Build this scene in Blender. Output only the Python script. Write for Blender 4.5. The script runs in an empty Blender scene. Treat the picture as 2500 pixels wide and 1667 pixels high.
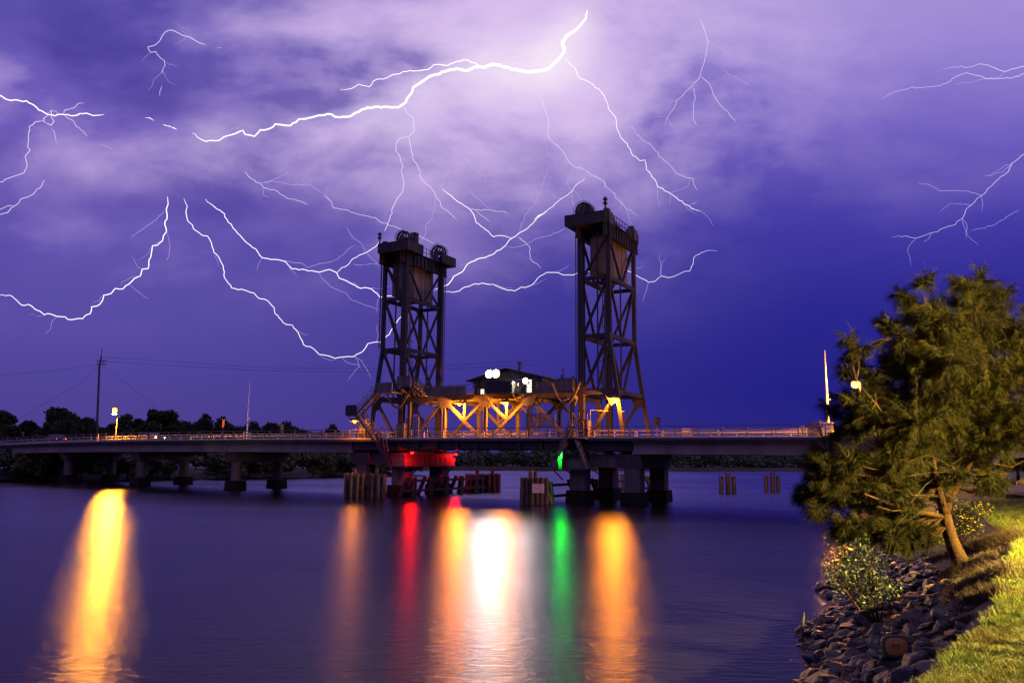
import bpy, bmesh, math, random
import numpy as np
from mathutils import Vector, Matrix

# ------------------------------------------------------------------ scene, camera, sky, light
scene = bpy.context.scene
COL = scene.collection
scene.render.engine = 'CYCLES'
scene.cycles.use_denoising = True
scene.cycles.sample_clamp_indirect = 6.0
scene.cycles.caustics_reflective = False
scene.cycles.caustics_refractive = False
scene.cycles.max_bounces = 6
scene.cycles.use_light_tree = False     # a dozen lamps: sample them evenly
scene.view_settings.view_transform = 'Standard'
scene.view_settings.look = 'None'
scene.view_settings.gamma = 1.0
scene.view_settings.exposure = 0.0

FPX = 1950.0                       # focal length in pixels of a 2500 px wide picture
TILT = math.atan(284.5 / FPX)
ROLL = math.radians(0.5)
EYE = Vector((0.0, 0.0, 4.0))
cam = bpy.data.cameras.new("camera")
cam.sensor_fit = 'HORIZONTAL'
cam.sensor_width = 36.0
cam.lens = 36.0 * FPX / 2500.0
cam.clip_end = 9000.0
cam.clip_start = 0.1
cam_o = bpy.data.objects.new("camera", cam)
COL.objects.link(cam_o)
_f = Vector((0, math.cos(TILT), math.sin(TILT)))
_u = Vector((0, -math.sin(TILT), math.cos(TILT)))
_r = Vector((1, 0, 0))
_x = _r * math.cos(ROLL) + _u * math.sin(ROLL)
_y = -_r * math.sin(ROLL) + _u * math.cos(ROLL)
cam_o.matrix_world = Matrix(((_x.x, _y.x, -_f.x, EYE.x), (_x.y, _y.y, -_f.y, EYE.y),
                             (_x.z, _y.z, -_f.z, EYE.z), (0, 0, 0, 1)))
scene.camera = cam_o


def lin(r, g, b):
    def c(v):
        v /= 255.0
        return v / 12.92 if v <= 0.04045 else ((v + 0.055) / 1.055) ** 2.4
    return (c(r), c(g), c(b), 1.0)


class NT:
    """small helper to write node trees as expressions"""
    def __init__(self, tree):
        self.t = tree

    def n(self, kind, **kw):
        nd = self.t.nodes.new(kind)
        for k, v in kw.items():
            setattr(nd, k, v)
        return nd

    def put(self, sock, v):
        if isinstance(v, bpy.types.NodeSocket):
            self.t.links.new(v, sock)
        elif v is not None:
            sock.default_value = v

    def m(self, op, a, b=None, c=None, clamp=False):
        nd = self.n('ShaderNodeMath', operation=op, use_clamp=clamp)
        self.put(nd.inputs[0], a)
        if b is not None:
            self.put(nd.inputs[1], b)
        if c is not None:
            self.put(nd.inputs[2], c)
        return nd.outputs[0]

    def mix(self, fac, a, b, blend='MIX'):
        nd = self.n('ShaderNodeMix', data_type='RGBA', blend_type=blend)
        self.put(nd.inputs[0], fac)
        self.put(nd.inputs[6], a)
        self.put(nd.inputs[7], b)
        return nd.outputs[2]

    def ramp(self, fac, stops, interp='LINEAR'):
        nd = self.n('ShaderNodeValToRGB')
        cr = nd.color_ramp
        cr.interpolation = interp
        while len(cr.elements) < len(stops):
            cr.elements.new(0.5)
        for e, (p, c) in zip(cr.elements, stops):
            e.position = p
            e.color = c if len(c) == 4 else tuple(c) + (1,)
        self.put(nd.inputs[0], fac)
        return nd.outputs[0]

    def xyz(self, x, y, z):
        nd = self.n('ShaderNodeCombineXYZ')
        for i, v in enumerate((x, y, z)):
            self.put(nd.inputs[i], v)
        return nd.outputs[0]

    def noise(self, vec, scale, detail=4.0, rough=0.5, dist=0.0):
        nd = self.n('ShaderNodeTexNoise')
        if vec is not None:
            self.put(nd.inputs['Vector'], vec)
        nd.inputs['Scale'].default_value = scale
        nd.inputs['Detail'].default_value = detail
        nd.inputs['Roughness'].default_value = rough
        nd.inputs['Distortion'].default_value = dist
        return nd.outputs[0]

    def step(self, v, lo, hi):
        nd = self.n('ShaderNodeMapRange', interpolation_type='SMOOTHSTEP')
        self.put(nd.inputs[0], v)
        nd.inputs[1].default_value = lo
        nd.inputs[2].default_value = hi
        return nd.outputs[0]


# --- storm sky: violet dusk with cloud sheets that the lightning lights from inside
world = bpy.data.worlds.new("World")
scene.world = world
world.use_nodes = True
world.cycles.sampling_method = 'NONE'      # an even sky: leave the light samples to the lamps
w = NT(world.node_tree)
world.node_tree.nodes.clear()
sep = w.n('ShaderNodeSeparateXYZ')
w.put(sep.inputs[0], w.n('ShaderNodeTexCoord').outputs['Generated'])
dy = w.m('MAXIMUM', w.m('ABSOLUTE', sep.outputs[1]), 0.35)
az = w.m('DIVIDE', sep.outputs[0], dy)
el = w.m('DIVIDE', sep.outputs[2], dy)
elr = w.m('DIVIDE', el, 0.7, clamp=True)
left = w.ramp(elr, [(0.0, lin(76, 62, 138)), (0.14, lin(80, 68, 154)), (0.36, lin(96, 82, 172)), (0.55, lin(108, 90, 182)),
                    (0.75, lin(104, 88, 182)), (1.0, lin(84, 74, 168))])
right = w.ramp(elr, [(0.0, lin(40, 35, 126)), (0.12, lin(33, 32, 130)), (0.30, lin(43, 40, 144)), (0.46, lin(68, 58, 166)),
                     (0.62, lin(106, 90, 190)), (0.80, lin(148, 130, 210)), (1.0, lin(172, 155, 216))])
sky = w.mix(w.step(az, -0.55, 0.42), left, right)


def lobe(a0, e0, sa, se):
    p = w.m('POWER', w.m('DIVIDE', w.m('SUBTRACT', az, a0), sa), 2.0)
    q = w.m('POWER', w.m('DIVIDE', w.m('SUBTRACT', el, e0), se), 2.0)
    return w.m('EXPONENT', w.m('MULTIPLY', w.m('ADD', p, q), -1.0))


cv = w.xyz(w.m('MULTIPLY', az, 1.0), w.m('MULTIPLY', el, 1.75), 0.37)
n1 = w.noise(cv, 3.6, 8.0, 0.52, 0.25)
n2 = w.noise(w.xyz(az, w.m('MULTIPLY', el, 1.9), 4.1), 9.5, 6.0, 0.55, 0.3)
n3 = w.noise(w.xyz(w.m('MULTIPLY', az, 0.55), w.m('MULTIPLY', el, 3.0), 8.3), 3.0, 4.0, 0.5, 0.2)
fade = w.step(el, 0.12, 0.42)
# dark and pale sheets, strong high up, gone towards the horizon
sheet = w.m('ADD', w.m('MULTIPLY', w.m('SUBTRACT', n1, 0.5), 2.7), w.m('MULTIPLY', w.m('SUBTRACT', n2, 0.5), 0.7))
leftside = w.m('SUBTRACT', 1.0, w.step(az, 0.02, 0.34))
amt = w.m('MULTIPLY', fade, w.m('ADD', 0.12, w.m('MULTIPLY', leftside, 0.85)))
sky = w.mix(w.m('MULTIPLY', w.m('MAXIMUM', w.m('MULTIPLY', sheet, -1.0), 0.0), amt, clamp=True), sky, lin(56, 46, 142))
sky = w.mix(w.m('MULTIPLY', w.m('MULTIPLY', w.m('MAXIMUM', sheet, 0.0), amt), 1.3, clamp=True), sky, lin(178, 152, 218))
# the flash inside the cloud
g1 = lobe(0.05, 0.50, 0.36, 0.15)
g2 = lobe(-0.13, 0.40, 0.24, 0.075)
g3 = lobe(0.10, 0.58, 0.20, 0.13)
g4 = lobe(-0.42, 0.375, 0.20, 0.030)
g5 = lobe(0.02, 0.43, 0.16, 0.07)
g6 = lobe(-0.14, 0.57, 0.24, 0.10)
n4 = w.noise(w.xyz(az, w.m('MULTIPLY', el, 1.5), 2.2), 15.0, 5.0, 0.55, 0.2)
sheet = w.m('ADD', sheet, w.m('MULTIPLY', w.m('SUBTRACT', n4, 0.5), 0.55))
tex = w.m('ADD', 0.60, w.m('MULTIPLY', sheet, 1.35))
glow = w.m('ADD', w.m('MULTIPLY', g1, 0.52), w.m('ADD', w.m('MULTIPLY', g2, 0.28), w.m('ADD', w.m('MULTIPLY', g3, 0.34), w.m('ADD', w.m('MULTIPLY', g4, 0.33), w.m('ADD', w.m('MULTIPLY', g5, 0.25), w.m('MULTIPLY', g6, 0.32))))))
glow = w.m('MULTIPLY', glow, w.m('MAXIMUM', tex, 0.12))
sky = w.mix(w.m('MULTIPLY', w.m('SUBTRACT', 1.0, w.m('EXPONENT', w.m('MULTIPLY', glow, -1.55))), 1.0, clamp=True), sky, lin(228, 201, 244))
# cloud lit hardest close to the main discharge


def pxdir(px_, py_):
    dx = (px_ - 1250.0) / FPX
    d2 = -(py_ - 833.5) / FPX
    a_ = dx * math.cos(ROLL) - d2 * math.sin(ROLL)
    b_ = dx * math.sin(ROLL) + d2 * math.cos(ROLL)
    yy = math.cos(TILT) - b_ * math.sin(TILT)
    return a_ / yy, (math.sin(TILT) + b_ * math.cos(TILT)) / yy


near = None
for (px_, py_, ra, k_) in ((1425, 50, .030, .55), (1385, 95, .04, .5), (1360, 160, .045, .6), (1270, 175, .06, .5), (1150, 165, .06, .35), (1010, 220, .05, .35), (900, 270, .045, .32), (740, 290, .035, .25), (620, 320, .03, .25), (515, 338, .028, .3), (990, 330, .05, .3)):
    a_, e_ = pxdir(px_, py_)
    v_ = w.m('MULTIPLY', lobe(a_, e_, ra, ra * .75), k_)
    near = v_ if near is None else w.m('ADD', near, v_)
near = w.m('MULTIPLY', near, w.m('ADD', 0.52, w.m('MULTIPLY', sheet, 0.7)), clamp=True)
sky = w.mix(near, sky, lin(250, 236, 250))
# a dark shelf of cloud over the left third
shelf = w.m('MULTIPLY', lobe(-0.43, 0.315, 0.20, 0.018), w.m('ADD', 0.4, w.m('MULTIPLY', n3, 0.8)))
sky = w.mix(w.m('MULTIPLY', shelf, 0.55, clamp=True), sky, lin(84, 70, 162))
nish = w.n('ShaderNodeTexSky', sky_type='NISHITA')
nish.sun_disc = False
nish.sun_elevation = math.radians(-3.0)
nish.sun_rotation = math.radians(215.0)
bg1 = w.n('ShaderNodeBackground')
w.put(bg1.inputs[0], sky)
bg1.inputs[1].default_value = 1.0
bg2 = w.n('ShaderNodeBackground')
w.put(bg2.inputs[0], nish.outputs[0])
bg2.inputs[1].default_value = 0.02
ads = w.n('ShaderNodeAddShader')
world.node_tree.links.new(bg1.outputs[0], ads.inputs[0])
world.node_tree.links.new(bg2.outputs[0], ads.inputs[1])
wo = w.n('ShaderNodeOutputWorld')
world.node_tree.links.new(ads.outputs[0], wo.inputs[0])

sun = bpy.data.lights.new("sun", 'SUN')      # the last light of a cloud-covered dusk, plus the flash overhead
sun.energy = 0.06
sun.angle = math.radians(25)
sun.color = (1.0, 0.72, 0.85)
sun_o = bpy.data.objects.new("sun", sun)
COL.objects.link(sun_o)
sun_o.rotation_euler = (math.radians(50), 0, math.radians(-35))

# ------------------------------------------------------------------ helpers
RNG = random.Random(7)
TB = 0.546
PSI = math.atan(TB)
UB = Vector((math.cos(PSI), -math.sin(PSI), 0))     # along the bridge, towards the near (right) bank
VB = Vector((math.sin(PSI), math.cos(PSI), 0))      # across the bridge, away from the camera
OB = Vector((0, 79.4, 0))


def Bw(s, t, z):
    return OB + UB * s + VB * t + Vector((0, 0, z))


def ray(x, y):
    dx = (x - 1250.0) / FPX
    dyy = -(y - 833.5) / FPX
    a = dx * math.cos(ROLL) - dyy * math.sin(ROLL)
    b = dx * math.sin(ROLL) + dyy * math.cos(ROLL)
    return Vector((a, math.cos(TILT) - b * math.sin(TILT), math.sin(TILT) + b * math.cos(TILT)))


def at(x, y, Y):
    """a survey point: the direction measured in the photograph, at a distance of Y metres"""
    r = ray(x, y)
    return EYE + r * (Y / r.y)


BASE = {}


def tag(o, label=None, cat=None, group=None, kind=None):
    if label:
        o['label'] = label
    if cat:
        o['category'] = cat
    if group:
        o['group'] = group
    if kind:
        o['kind'] = kind
    return o


def thing(name, label, cat, loc=(0, 0, 0), group=None, bridge=False):
    """an Empty at the base of a thing; bridge things have local axes along / across the bridge"""
    o = bpy.data.objects.new(name, None)
    o.empty_display_size = 0.2
    COL.objects.link(o)
    if bridge:
        o.location = Bw(*loc)
        o.rotation_euler = (0, 0, -PSI)
    else:
        o.location = loc
    BASE[o.name] = Vector(loc)
    return tag(o, label, cat, group)


def root_of(o):
    while o.parent is not None:
        o = o.parent
    return o


def mesh_obj(name, verts, faces, mats, parent=None, smooth=False, mi=None):
    off = Vector((0, 0, 0))
    if parent is not None:
        off = BASE.get(root_of(parent).name, off)
    me = bpy.data.meshes.new(name)
    v = np.asarray(verts, dtype=np.float32).reshape(-1, 3) - np.array(off, dtype=np.float32)
    me.from_pydata(v.tolist(), [], faces)
    if not isinstance(mats, (list, tuple)):
        mats = [mats]
    for m_ in mats:
        me.materials.append(m_)
    if mi is not None:
        me.polygons.foreach_set('material_index', np.asarray(mi, dtype=np.int32))
    if smooth:
        me.polygons.foreach_set('use_smooth', [True] * len(me.polygons))
    me.update()
    o = bpy.data.objects.new(name, me)
    COL.objects.link(o)
    if parent is not None:
        o.parent = parent
    return o


class MB:
    def __init__(self):
        self.v = []
        self.f = []

    def add(self, vs, fs):
        n = len(self.v)
        self.v += [tuple(p) for p in vs]
        self.f += [tuple(i + n for i in q) for q in fs]
        return self

    def box(self, x0, x1, y0, y1, z0, z1):
        return self.hexa([(x0, y0, z0), (x1, y0, z0), (x1, y1, z0), (x0, y1, z0)],
                         [(x0, y0, z1), (x1, y0, z1), (x1, y1, z1), (x0, y1, z1)])

    def hexa(self, lo, hi):
        return self.add(list(lo) + list(hi), [(3, 2, 1, 0), (4, 5, 6, 7), (0, 1, 5, 4), (1, 2, 6, 5), (2, 3, 7, 6), (3, 0, 4, 7)])

    def bar(self, p, q, wd, ht=None, up=(0, 0, 1)):
        """rectangular bar from p to q; wd measured sideways, ht along up"""
        ht = ht or wd
        p = Vector(p)
        q = Vector(q)
        d = (q - p).normalized()
        u = Vector(up)
        if abs(d.dot(u)) > 0.95:
            u = Vector((0, 1, 0)) if abs(d.y) < 0.9 else Vector((1, 0, 0))
        s = d.cross(u).normalized() * (wd / 2)
        h = s.normalized().cross(d).normalized() * (ht / 2)
        return self.hexa([p - s - h, p + s - h, p + s + h, p - s + h], [q - s - h, q + s - h, q + s + h, q - s + h])

    def tube(self, pts, rad, n=6, cap=True):
        pts = [Vector(p) for p in pts]
        m = len(pts)
        rad = rad if isinstance(rad, (list, tuple)) else [rad] * m
        vs = []
        prev = None
        for i, p in enumerate(pts):
            d = (pts[min(i + 1, m - 1)] - pts[max(i - 1, 0)])
            d = d.normalized() if d.length > 1e-9 else Vector((0, 0, 1))
            if prev is None:
                a = Vector((0, 0, 1)) if abs(d.z) < 0.9 else Vector((1, 0, 0))
                s = d.cross(a).normalized()
            else:
                s = (prev - d * prev.dot(d))
                s = s.normalized() if s.length > 1e-6 else d.orthogonal().normalized()
            prev = s
            h = d.cross(s)
            for k in range(n):
                an = 2 * math.pi * k / n
                vs.append(p + (s * math.cos(an) + h * math.sin(an)) * rad[i])
        fs = []
        for i in range(m - 1):
            for k in range(n):
                fs.append((i * n + k, i * n + (k + 1) % n, (i + 1) * n + (k + 1) % n, (i + 1) * n + k))
        if cap:
            fs.append(tuple(reversed(range(n))))
            fs.append(tuple(range((m - 1) * n, m * n)))
        return self.add(vs, fs)

    def ball(self, c, r, sub=1, sq=(1, 1, 1)):
        bm = bmesh.new()
        bmesh.ops.create_icosphere(bm, subdivisions=sub, radius=1.0)
        vs = [(c[0] + v.co.x * r * sq[0], c[1] + v.co.y * r * sq[1], c[2] + v.co.z * r * sq[2]) for v in bm.verts]
        bm.verts.index_update()
        fs = [tuple(v.index for v in f.verts) for f in bm.faces]
        bm.free()
        return self.add(vs, fs)

    def ring(self, c, r0, r1, w0, axis='y', n=28):
        """flat ring (annulus with thickness w0) whose axle lies along the axis"""
        vs = []
        for k in range(n):
            a = 2 * math.pi * k / n
            for r in (r0, r1):
                for d in (-w0 / 2, w0 / 2):
                    if axis == 'y':
                        vs.append((c[0] + r * math.cos(a), c[1] + d, c[2] + r * math.sin(a)))
                    else:
                        vs.append((c[0] + d, c[1] + r * math.cos(a), c[2] + r * math.sin(a)))
        fs = []
        for k in range(n):
            j = (k + 1) % n
            A = [4 * k, 4 * k + 1, 4 * k + 2, 4 * k + 3]
            D = [4 * j, 4 * j + 1, 4 * j + 2, 4 * j + 3]
            fs += [(A[0], A[1], D[1], D[0]), (A[2], D[2], D[3], A[3]), (A[0], D[0], D[2], A[2]), (A[1], A[3], D[3], D[1])]
        return self.add(vs, fs)

    def build(self, name, mat, parent=None, smooth=False):
        return mesh_obj(name, self.v, self.f, mat, parent, smooth)


def copy_tree(o, parent=None):
    c = o.copy()
    COL.objects.link(c)
    if parent is not None:
        c.parent = parent
    for ch in list(o.children):
        copy_tree(ch, c)
    return c


# ------------------------------------------------------------------ materials
def mat(name, col, rough=0.7, metal=0.0, var=0.25, scale=3.0, col2=None, bump=0.0, bscale=20.0, spec=0.5, streak=False):
    m_ = bpy.data.materials.new(name)
    m_.use_nodes = True
    t = NT(m_.node_tree)
    b = m_.node_tree.nodes['Principled BSDF']
    co = t.n('ShaderNodeTexCoord').outputs['Object']
    vec = co
    if streak:
        mp = t.n('ShaderNodeMapping')
        mp.inputs['Scale'].default_value = (1.0, 1.0, 0.12)
        t.put(mp.inputs[0], co)
        vec = mp.outputs[0]
    n = t.noise(vec, scale, 6.0, 0.6)
    c2 = col2 or tuple(max(0.0, c * (1 - var)) for c in col)
    c1 = tuple(min(1.0, c * (1 + var * 0.6)) for c in col) if not col2 else col
    t.put(b.inputs['Base Color'], t.ramp(n, [(0.35, c2), (0.65, c1)]))
    b.inputs['Roughness'].default_value = rough
    b.inputs['Metallic'].default_value = metal
    b.inputs['Specular IOR Level'].default_value = spec
    if bump:
        bp = t.n('ShaderNodeBump')
        bp.inputs['Strength'].default_value = bump
        bp.inputs['Distance'].default_value = 0.05
        t.put(bp.inputs['Height'], t.noise(co, bscale, 5.0, 0.6))
        t.put(b.inputs['Normal'], bp.outputs[0])
    return m_


LAMP_POWER = {}


def glow(name, col, radiance):
    """the glowing face of a lamp; the light it throws is given by a point light of the same size in the lamp's builder"""
    m_ = emit(name, col, min(radiance, 30.0))
    m_.cycles.emission_sampling = 'NONE'
    LAMP_POWER[m_.name] = (col, radiance)
    return m_


def bulb_light(parent, pos, r, m_, spot=None):
    col, rad = LAMP_POWER[m_.name]
    l = bpy.data.lights.new('lamp_light', 'SPOT' if spot else 'POINT')
    if spot:
        l.spot_size = math.radians(spot)
        l.spot_blend = 0.35
    l.color = col
    l.shadow_soft_size = r * .6
    l.energy = 4 * math.pi ** 2 * r * r * rad
    o = bpy.data.objects.new('lamp_light', l)
    COL.objects.link(o)
    o.parent = parent
    o.location = Vector(pos) - BASE[parent.name]
    if spot:
        o.rotation_euler = (-math.pi / 2, 0, 0)
    return o


def emit(name, col, strength):
    m_ = bpy.data.materials.new(name)
    m_.use_nodes = True
    m_.node_tree.nodes.clear()
    t = NT(m_.node_tree)
    e = t.n('ShaderNodeEmission')
    e.inputs[0].default_value = tuple(col) + (1,)
    e.inputs[1].default_value = strength
    o = t.n('ShaderNodeOutputMaterial')
    m_.node_tree.links.new(e.outputs[0], o.inputs[0])
    return m_


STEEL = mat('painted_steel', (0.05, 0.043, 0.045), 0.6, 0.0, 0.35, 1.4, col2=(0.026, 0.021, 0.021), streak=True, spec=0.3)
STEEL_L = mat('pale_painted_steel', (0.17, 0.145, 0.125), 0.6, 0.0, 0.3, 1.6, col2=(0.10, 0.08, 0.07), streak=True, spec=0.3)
RAILM = mat('galvanised_rail', (0.15, 0.125, 0.115), 0.5, 0.1, 0.2, 4.0)
GUARDM = mat('galvanised_guard_rail', (0.42, 0.37, 0.32), 0.5, 0.1, 0.2, 4.0)
DARKM = mat('dark_machinery', (0.06, 0.055, 0.06), 0.6, 0.0, 0.4, 3.0)
CONC = mat('weathered_concrete', (0.14, 0.105, 0.10), 0.85, 0.0, 0.3, 1.1, col2=(0.065, 0.048, 0.048), bump=0.2, bscale=9, streak=True)
CONC_G = mat('girder_concrete', (0.27, 0.215, 0.20), 0.85, 0.0, 0.3, 0.5, col2=(0.18, 0.14, 0.13), bump=0.1, bscale=7, streak=True)
DECKM = mat('deck_edge_concrete', (0.075, 0.06, 0.058), 0.85, 0.0, 0.35, 1.2, col2=(0.045, 0.034, 0.033), bump=0.2, bscale=8)
CONC_D = mat('wet_footing_concrete', (0.026, 0.019, 0.016), 0.75, 0.0, 0.4, 1.7, spec=0.1, col2=(0.009, 0.006, 0.005), bump=0.3, bscale=6)
CWT = mat('counterweight_concrete', (0.30, 0.225, 0.18), 0.85, 0.0, 0.4, 0.9, col2=(0.15, 0.10, 0.08), bump=0.2, bscale=5, streak=True)
ASPH = mat('asphalt', (0.055, 0.053, 0.055), 0.85, 0.0, 0.2, 14.0, bump=0.2, bscale=60)
KERB = mat('painted_kerb', (0.62, 0.57, 0.5), 0.7, 0.0, 0.25, 2.0)
TIMBER = mat('wet_timber_pile', (0.13, 0.085, 0.05), 0.38, 0.0, 0.5, 5.0, col2=(0.022, 0.014, 0.011), bump=0.7, bscale=9, streak=True)
TIMBER_D = mat('dark_old_timber', (0.05, 0.036, 0.03), 0.75, 0.0, 0.4, 4.0, bump=0.5, bscale=10)
HOUSE = mat('weatherboard_wall', (0.11, 0.09, 0.08), 0.7, 0.0, 0.3, 2.0)
ROOFM = mat('corrugated_roof', (0.05, 0.045, 0.05), 0.7, 0.0, 0.3, 3.0)
WHITEP = mat('white_paint', (0.75, 0.72, 0.68), 0.5, 0.0, 0.1, 6.0)
BLACKP = mat('black_housing', (0.015, 0.015, 0.017), 0.5, 0.0, 0.2, 6.0)
GLASS = mat('dark_window_glass', (0.02, 0.022, 0.03), 0.08, 0.0, 0.1, 2.0, spec=0.8)
SIGNW = mat('sign_face', (0.72, 0.66, 0.55), 0.5, 0.0, 0.06, 5.0)
SIGNR = mat('red_lettering', (0.5, 0.03, 0.02), 0.6, 0.0, 0.05, 5.0)
SIGNK = mat('black_lettering', (0.02, 0.018, 0.016), 0.6, 0.0, 0.05, 5.0)
BARK = mat('casuarina_bark', (0.062, 0.024, 0.008), 0.9, 0.0, 0.4, 9.0, spec=0.15, col2=(0.02, 0.009, 0.004), bump=0.8, bscale=22, streak=True)
TWIG = mat('bare_twig', (0.045, 0.024, 0.012), 0.85, 0.0, 0.3, 9.0)
NEEDLE = mat('casuarina_needles', (0.024, 0.021, 0.0034), 0.9, 0.0, 0.3, 1.2, col2=(0.009, 0.0065, 0.0016), spec=0.1)
LEAF = mat('shrub_leaf', (0.030, 0.037, 0.011), 0.5, 0.0, 0.3, 5.0, col2=(0.009, 0.012, 0.004), spec=0.25)
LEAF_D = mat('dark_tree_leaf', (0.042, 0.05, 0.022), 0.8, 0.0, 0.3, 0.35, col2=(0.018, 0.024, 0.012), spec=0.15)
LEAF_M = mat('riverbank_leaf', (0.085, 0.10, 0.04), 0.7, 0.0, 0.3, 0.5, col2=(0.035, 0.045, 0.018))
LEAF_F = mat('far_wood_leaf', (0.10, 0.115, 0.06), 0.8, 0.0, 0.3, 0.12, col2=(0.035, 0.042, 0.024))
FLOWER = mat('yellow_flower', (0.70, 0.48, 0.02), 0.6, 0.0, 0.15, 30.0)
ROCK = mat('revetment_rock', (0.034, 0.021, 0.016), 0.4, 0.0, 0.4, 1.2, col2=(0.007, 0.005, 0.005), bump=0.7, bscale=7)
SOIL = mat('bank_soil', (0.055, 0.036, 0.024), 0.9, 0.0, 0.4, 3.0, bump=0.6, bscale=14)
DRY = mat('dry_grass_blade', (0.075, 0.037, 0.014), 0.85, 0.0, 0.35, 8.0)
RUST = mat('rusty_steel', (0.20, 0.075, 0.03), 0.7, 0.2, 0.4, 6.0)
VINYL = mat('stained_vinyl', (0.30, 0.11, 0.02), 0.5, 0.0, 0.3, 5.0)
PIPE = mat('weathered_pipe', (0.26, 0.19, 0.15), 0.5, 0.1, 0.3, 4.0)
WIRE = mat('wire_black', (0.03, 0.03, 0.035), 0.6, 0.0, 0.1, 2.0)
CARP = mat('car_paint_grey', (0.06, 0.06, 0.07), 0.3, 0.4, 0.05, 2.0)
CARR = mat('car_paint_dark_red', (0.06, 0.01, 0.01), 0.3, 0.1, 0.05, 2.0)
TYRE = mat('tyre_rubber', (0.02, 0.02, 0.02), 0.8, 0.0, 0.2, 9.0)
YLINE = mat('yellow_line_paint', (0.6, 0.38, 0.04), 0.7, 0.0, 0.2, 5.0)

ORANGE = (1.0, 0.27, 0.012)
E_SOD = glow('sodium_lamp_glow', ORANGE, 4600.0)
E_SOD_S = glow('sodium_lamp_glow_small', ORANGE, 420.0)
E_SOD_L = glow('sodium_street_lamp_glow', (1.0, 0.34, 0.012), 11000.0)
E_SOD_R = glow('sodium_lamp_glow_soft', (1.0, 0.36, 0.03), 4500.0)
E_WHITE = glow('floodlight_glow', (1.0, 0.93, 0.72), 850.0)
E_RED = glow('red_navigation_glow', (1.0, 0.005, 0.005), 750.0)
E_GREEN2 = glow('dim_green_navigation_glow', (0.02, 1.0, 0.03), 150.0)
E_GREEN = glow('green_navigation_glow', (0.006, 1.0, 0.018), 1800.0)
E_PARK = glow('park_lamp_glow', (1.0, 0.78, 0.18), 70000.0)
E_BOLT = emit('lightning_glow', (1.0, 0.90, 0.96), 1.5)
E_BOLT.cycles.emission_sampling = 'NONE'
E_BOLT2 = emit('lightning_branch_glow', (0.88, 0.76, 1.0), 1.0)
E_BOLT2.cycles.emission_sampling = 'NONE'
E_BOLT3 = emit('faint_lightning_glow', (0.60, 0.48, 0.95), 0.95)
E_BOLT3.cycles.emission_sampling = 'NONE'
E_WIN = emit('lit_window_glow', (1.0, 0.92, 0.62), 2.2)
E_WIN.cycles.emission_sampling = 'NONE'
E_HEAD = emit('headlight_glow', (1.0, 0.85, 0.6), 40.0)
E_HEAD.cycles.emission_sampling = 'NONE'
E_TAIL = emit('tail_light_glow', (1.0, 0.06, 0.02), 8.0)
E_TAIL.cycles.emission_sampling = 'NONE'
# ------------------------------------------------------------------ water and land
def water_mat():
    m_ = bpy.data.materials.new('river_water')
    m_.use_nodes = True
    m_.node_tree.nodes.clear()
    t = NT(m_.node_tree)
    gl = t.n('ShaderNodeBsdfAnisotropic')        # long exposure: the swell averages to a soft lobe of slopes
    gl.distribution = 'BECKMANN'
    gl.inputs['Anisotropy'].default_value = 0.36   # crests lie across the view: slopes vary more towards the eye than sideways
    t.put(gl.inputs['Tangent'], t.xyz(1.0, 0.0, 0.0))
    gl.inputs['Color'].default_value = (0.66, 0.62, 0.76, 1)
    df = t.n('ShaderNodeBsdfDiffuse')
    df.inputs[0].default_value = (0.006, 0.005, 0.010, 1)
    fr = t.n('ShaderNodeFresnel')
    fr.inputs[0].default_value = 1.33
    mx = t.n('ShaderNodeMixShader')
    out = t.n('ShaderNodeOutputMaterial')
    m_.node_tree.links.new(fr.outputs[0], mx.inputs[0])
    m_.node_tree.links.new(df.outputs[0], mx.inputs[1])
    m_.node_tree.links.new(gl.outputs[0], mx.inputs[2])
    m_.node_tree.links.new(mx.outputs[0], out.inputs[0])
    sp = t.n('ShaderNodeSeparateXYZ')
    t.put(sp.inputs[0], t.n('ShaderNodeTexCoord').outputs['Object'])
    x, y = sp.outputs[0], sp.outputs[1]
    # wind patches: long thin bands across the river
    band = t.noise(t.xyz(t.m('MULTIPLY', x, 0.012), t.m('MULTIPLY', y, 0.075), 0.0), 1.0, 3.0, 0.55, 0.3)
    # beyond the bridge the open river is ruffled, nearer it lies sheltered and smooth
    acr = t.m('ADD', t.m('MULTIPLY', x, math.sin(PSI)), t.m('MULTIPLY', t.m('SUBTRACT', y, 79.4), math.cos(PSI)))
    rough = t.m('ADD', WATER_ROUGH, t.m('MULTIPLY', t.m('SUBTRACT', band, 0.5), 0.15))
    rough = t.m('ADD', rough, t.m('MULTIPLY', t.step(acr, -3.0, 3.0), 0.04))
    t.put(gl.inputs['Roughness'], t.m('MINIMUM', rough, 0.268))
    n = t.noise(t.xyz(t.m('MULTIPLY', x, 0.8), t.m('MULTIPLY', y, 2.6), 0.0), 2.4, 5.0, 0.65, 0.4)
    n2 = t.noise(t.xyz(t.m('MULTIPLY', x, 0.25), t.m('MULTIPLY', y, 1.0), 3.0), 1.2, 3.0, 0.5, 0.6)
    h = t.m('ADD', t.m('MULTIPLY', n, 1.0), t.m('MULTIPLY', n2, 0.7))
    bp = t.n('ShaderNodeBump')
    bp.inputs['Strength'].default_value = 0.5
    bp.inputs['Distance'].default_value = 0.05
    t.put(bp.inputs['Height'], h)
    t.put(gl.inputs['Normal'], bp.outputs[0])
    return m_


WATER_ROUGH = 0.214
wm = MB()
wm.add([(-5000, -80, 0), (5000, -80, 0), (5000, 6000, 0), (-5000, 6000, 0)], [(0, 1, 2, 3)])
tag(wm.build('river_water', water_mat()), kind='structure')
gm = MB()
gm.add([(-6000, -200, -2.0), (6000, -200, -2.0), (6000, 7000, -2.0), (-6000, 7000, -2.0)], [(0, 1, 2, 3)])
tag(gm.build('ground', SOIL), kind='structure')


def interp(x, xs, ys):
    return float(np.interp(x, xs, ys))


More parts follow.
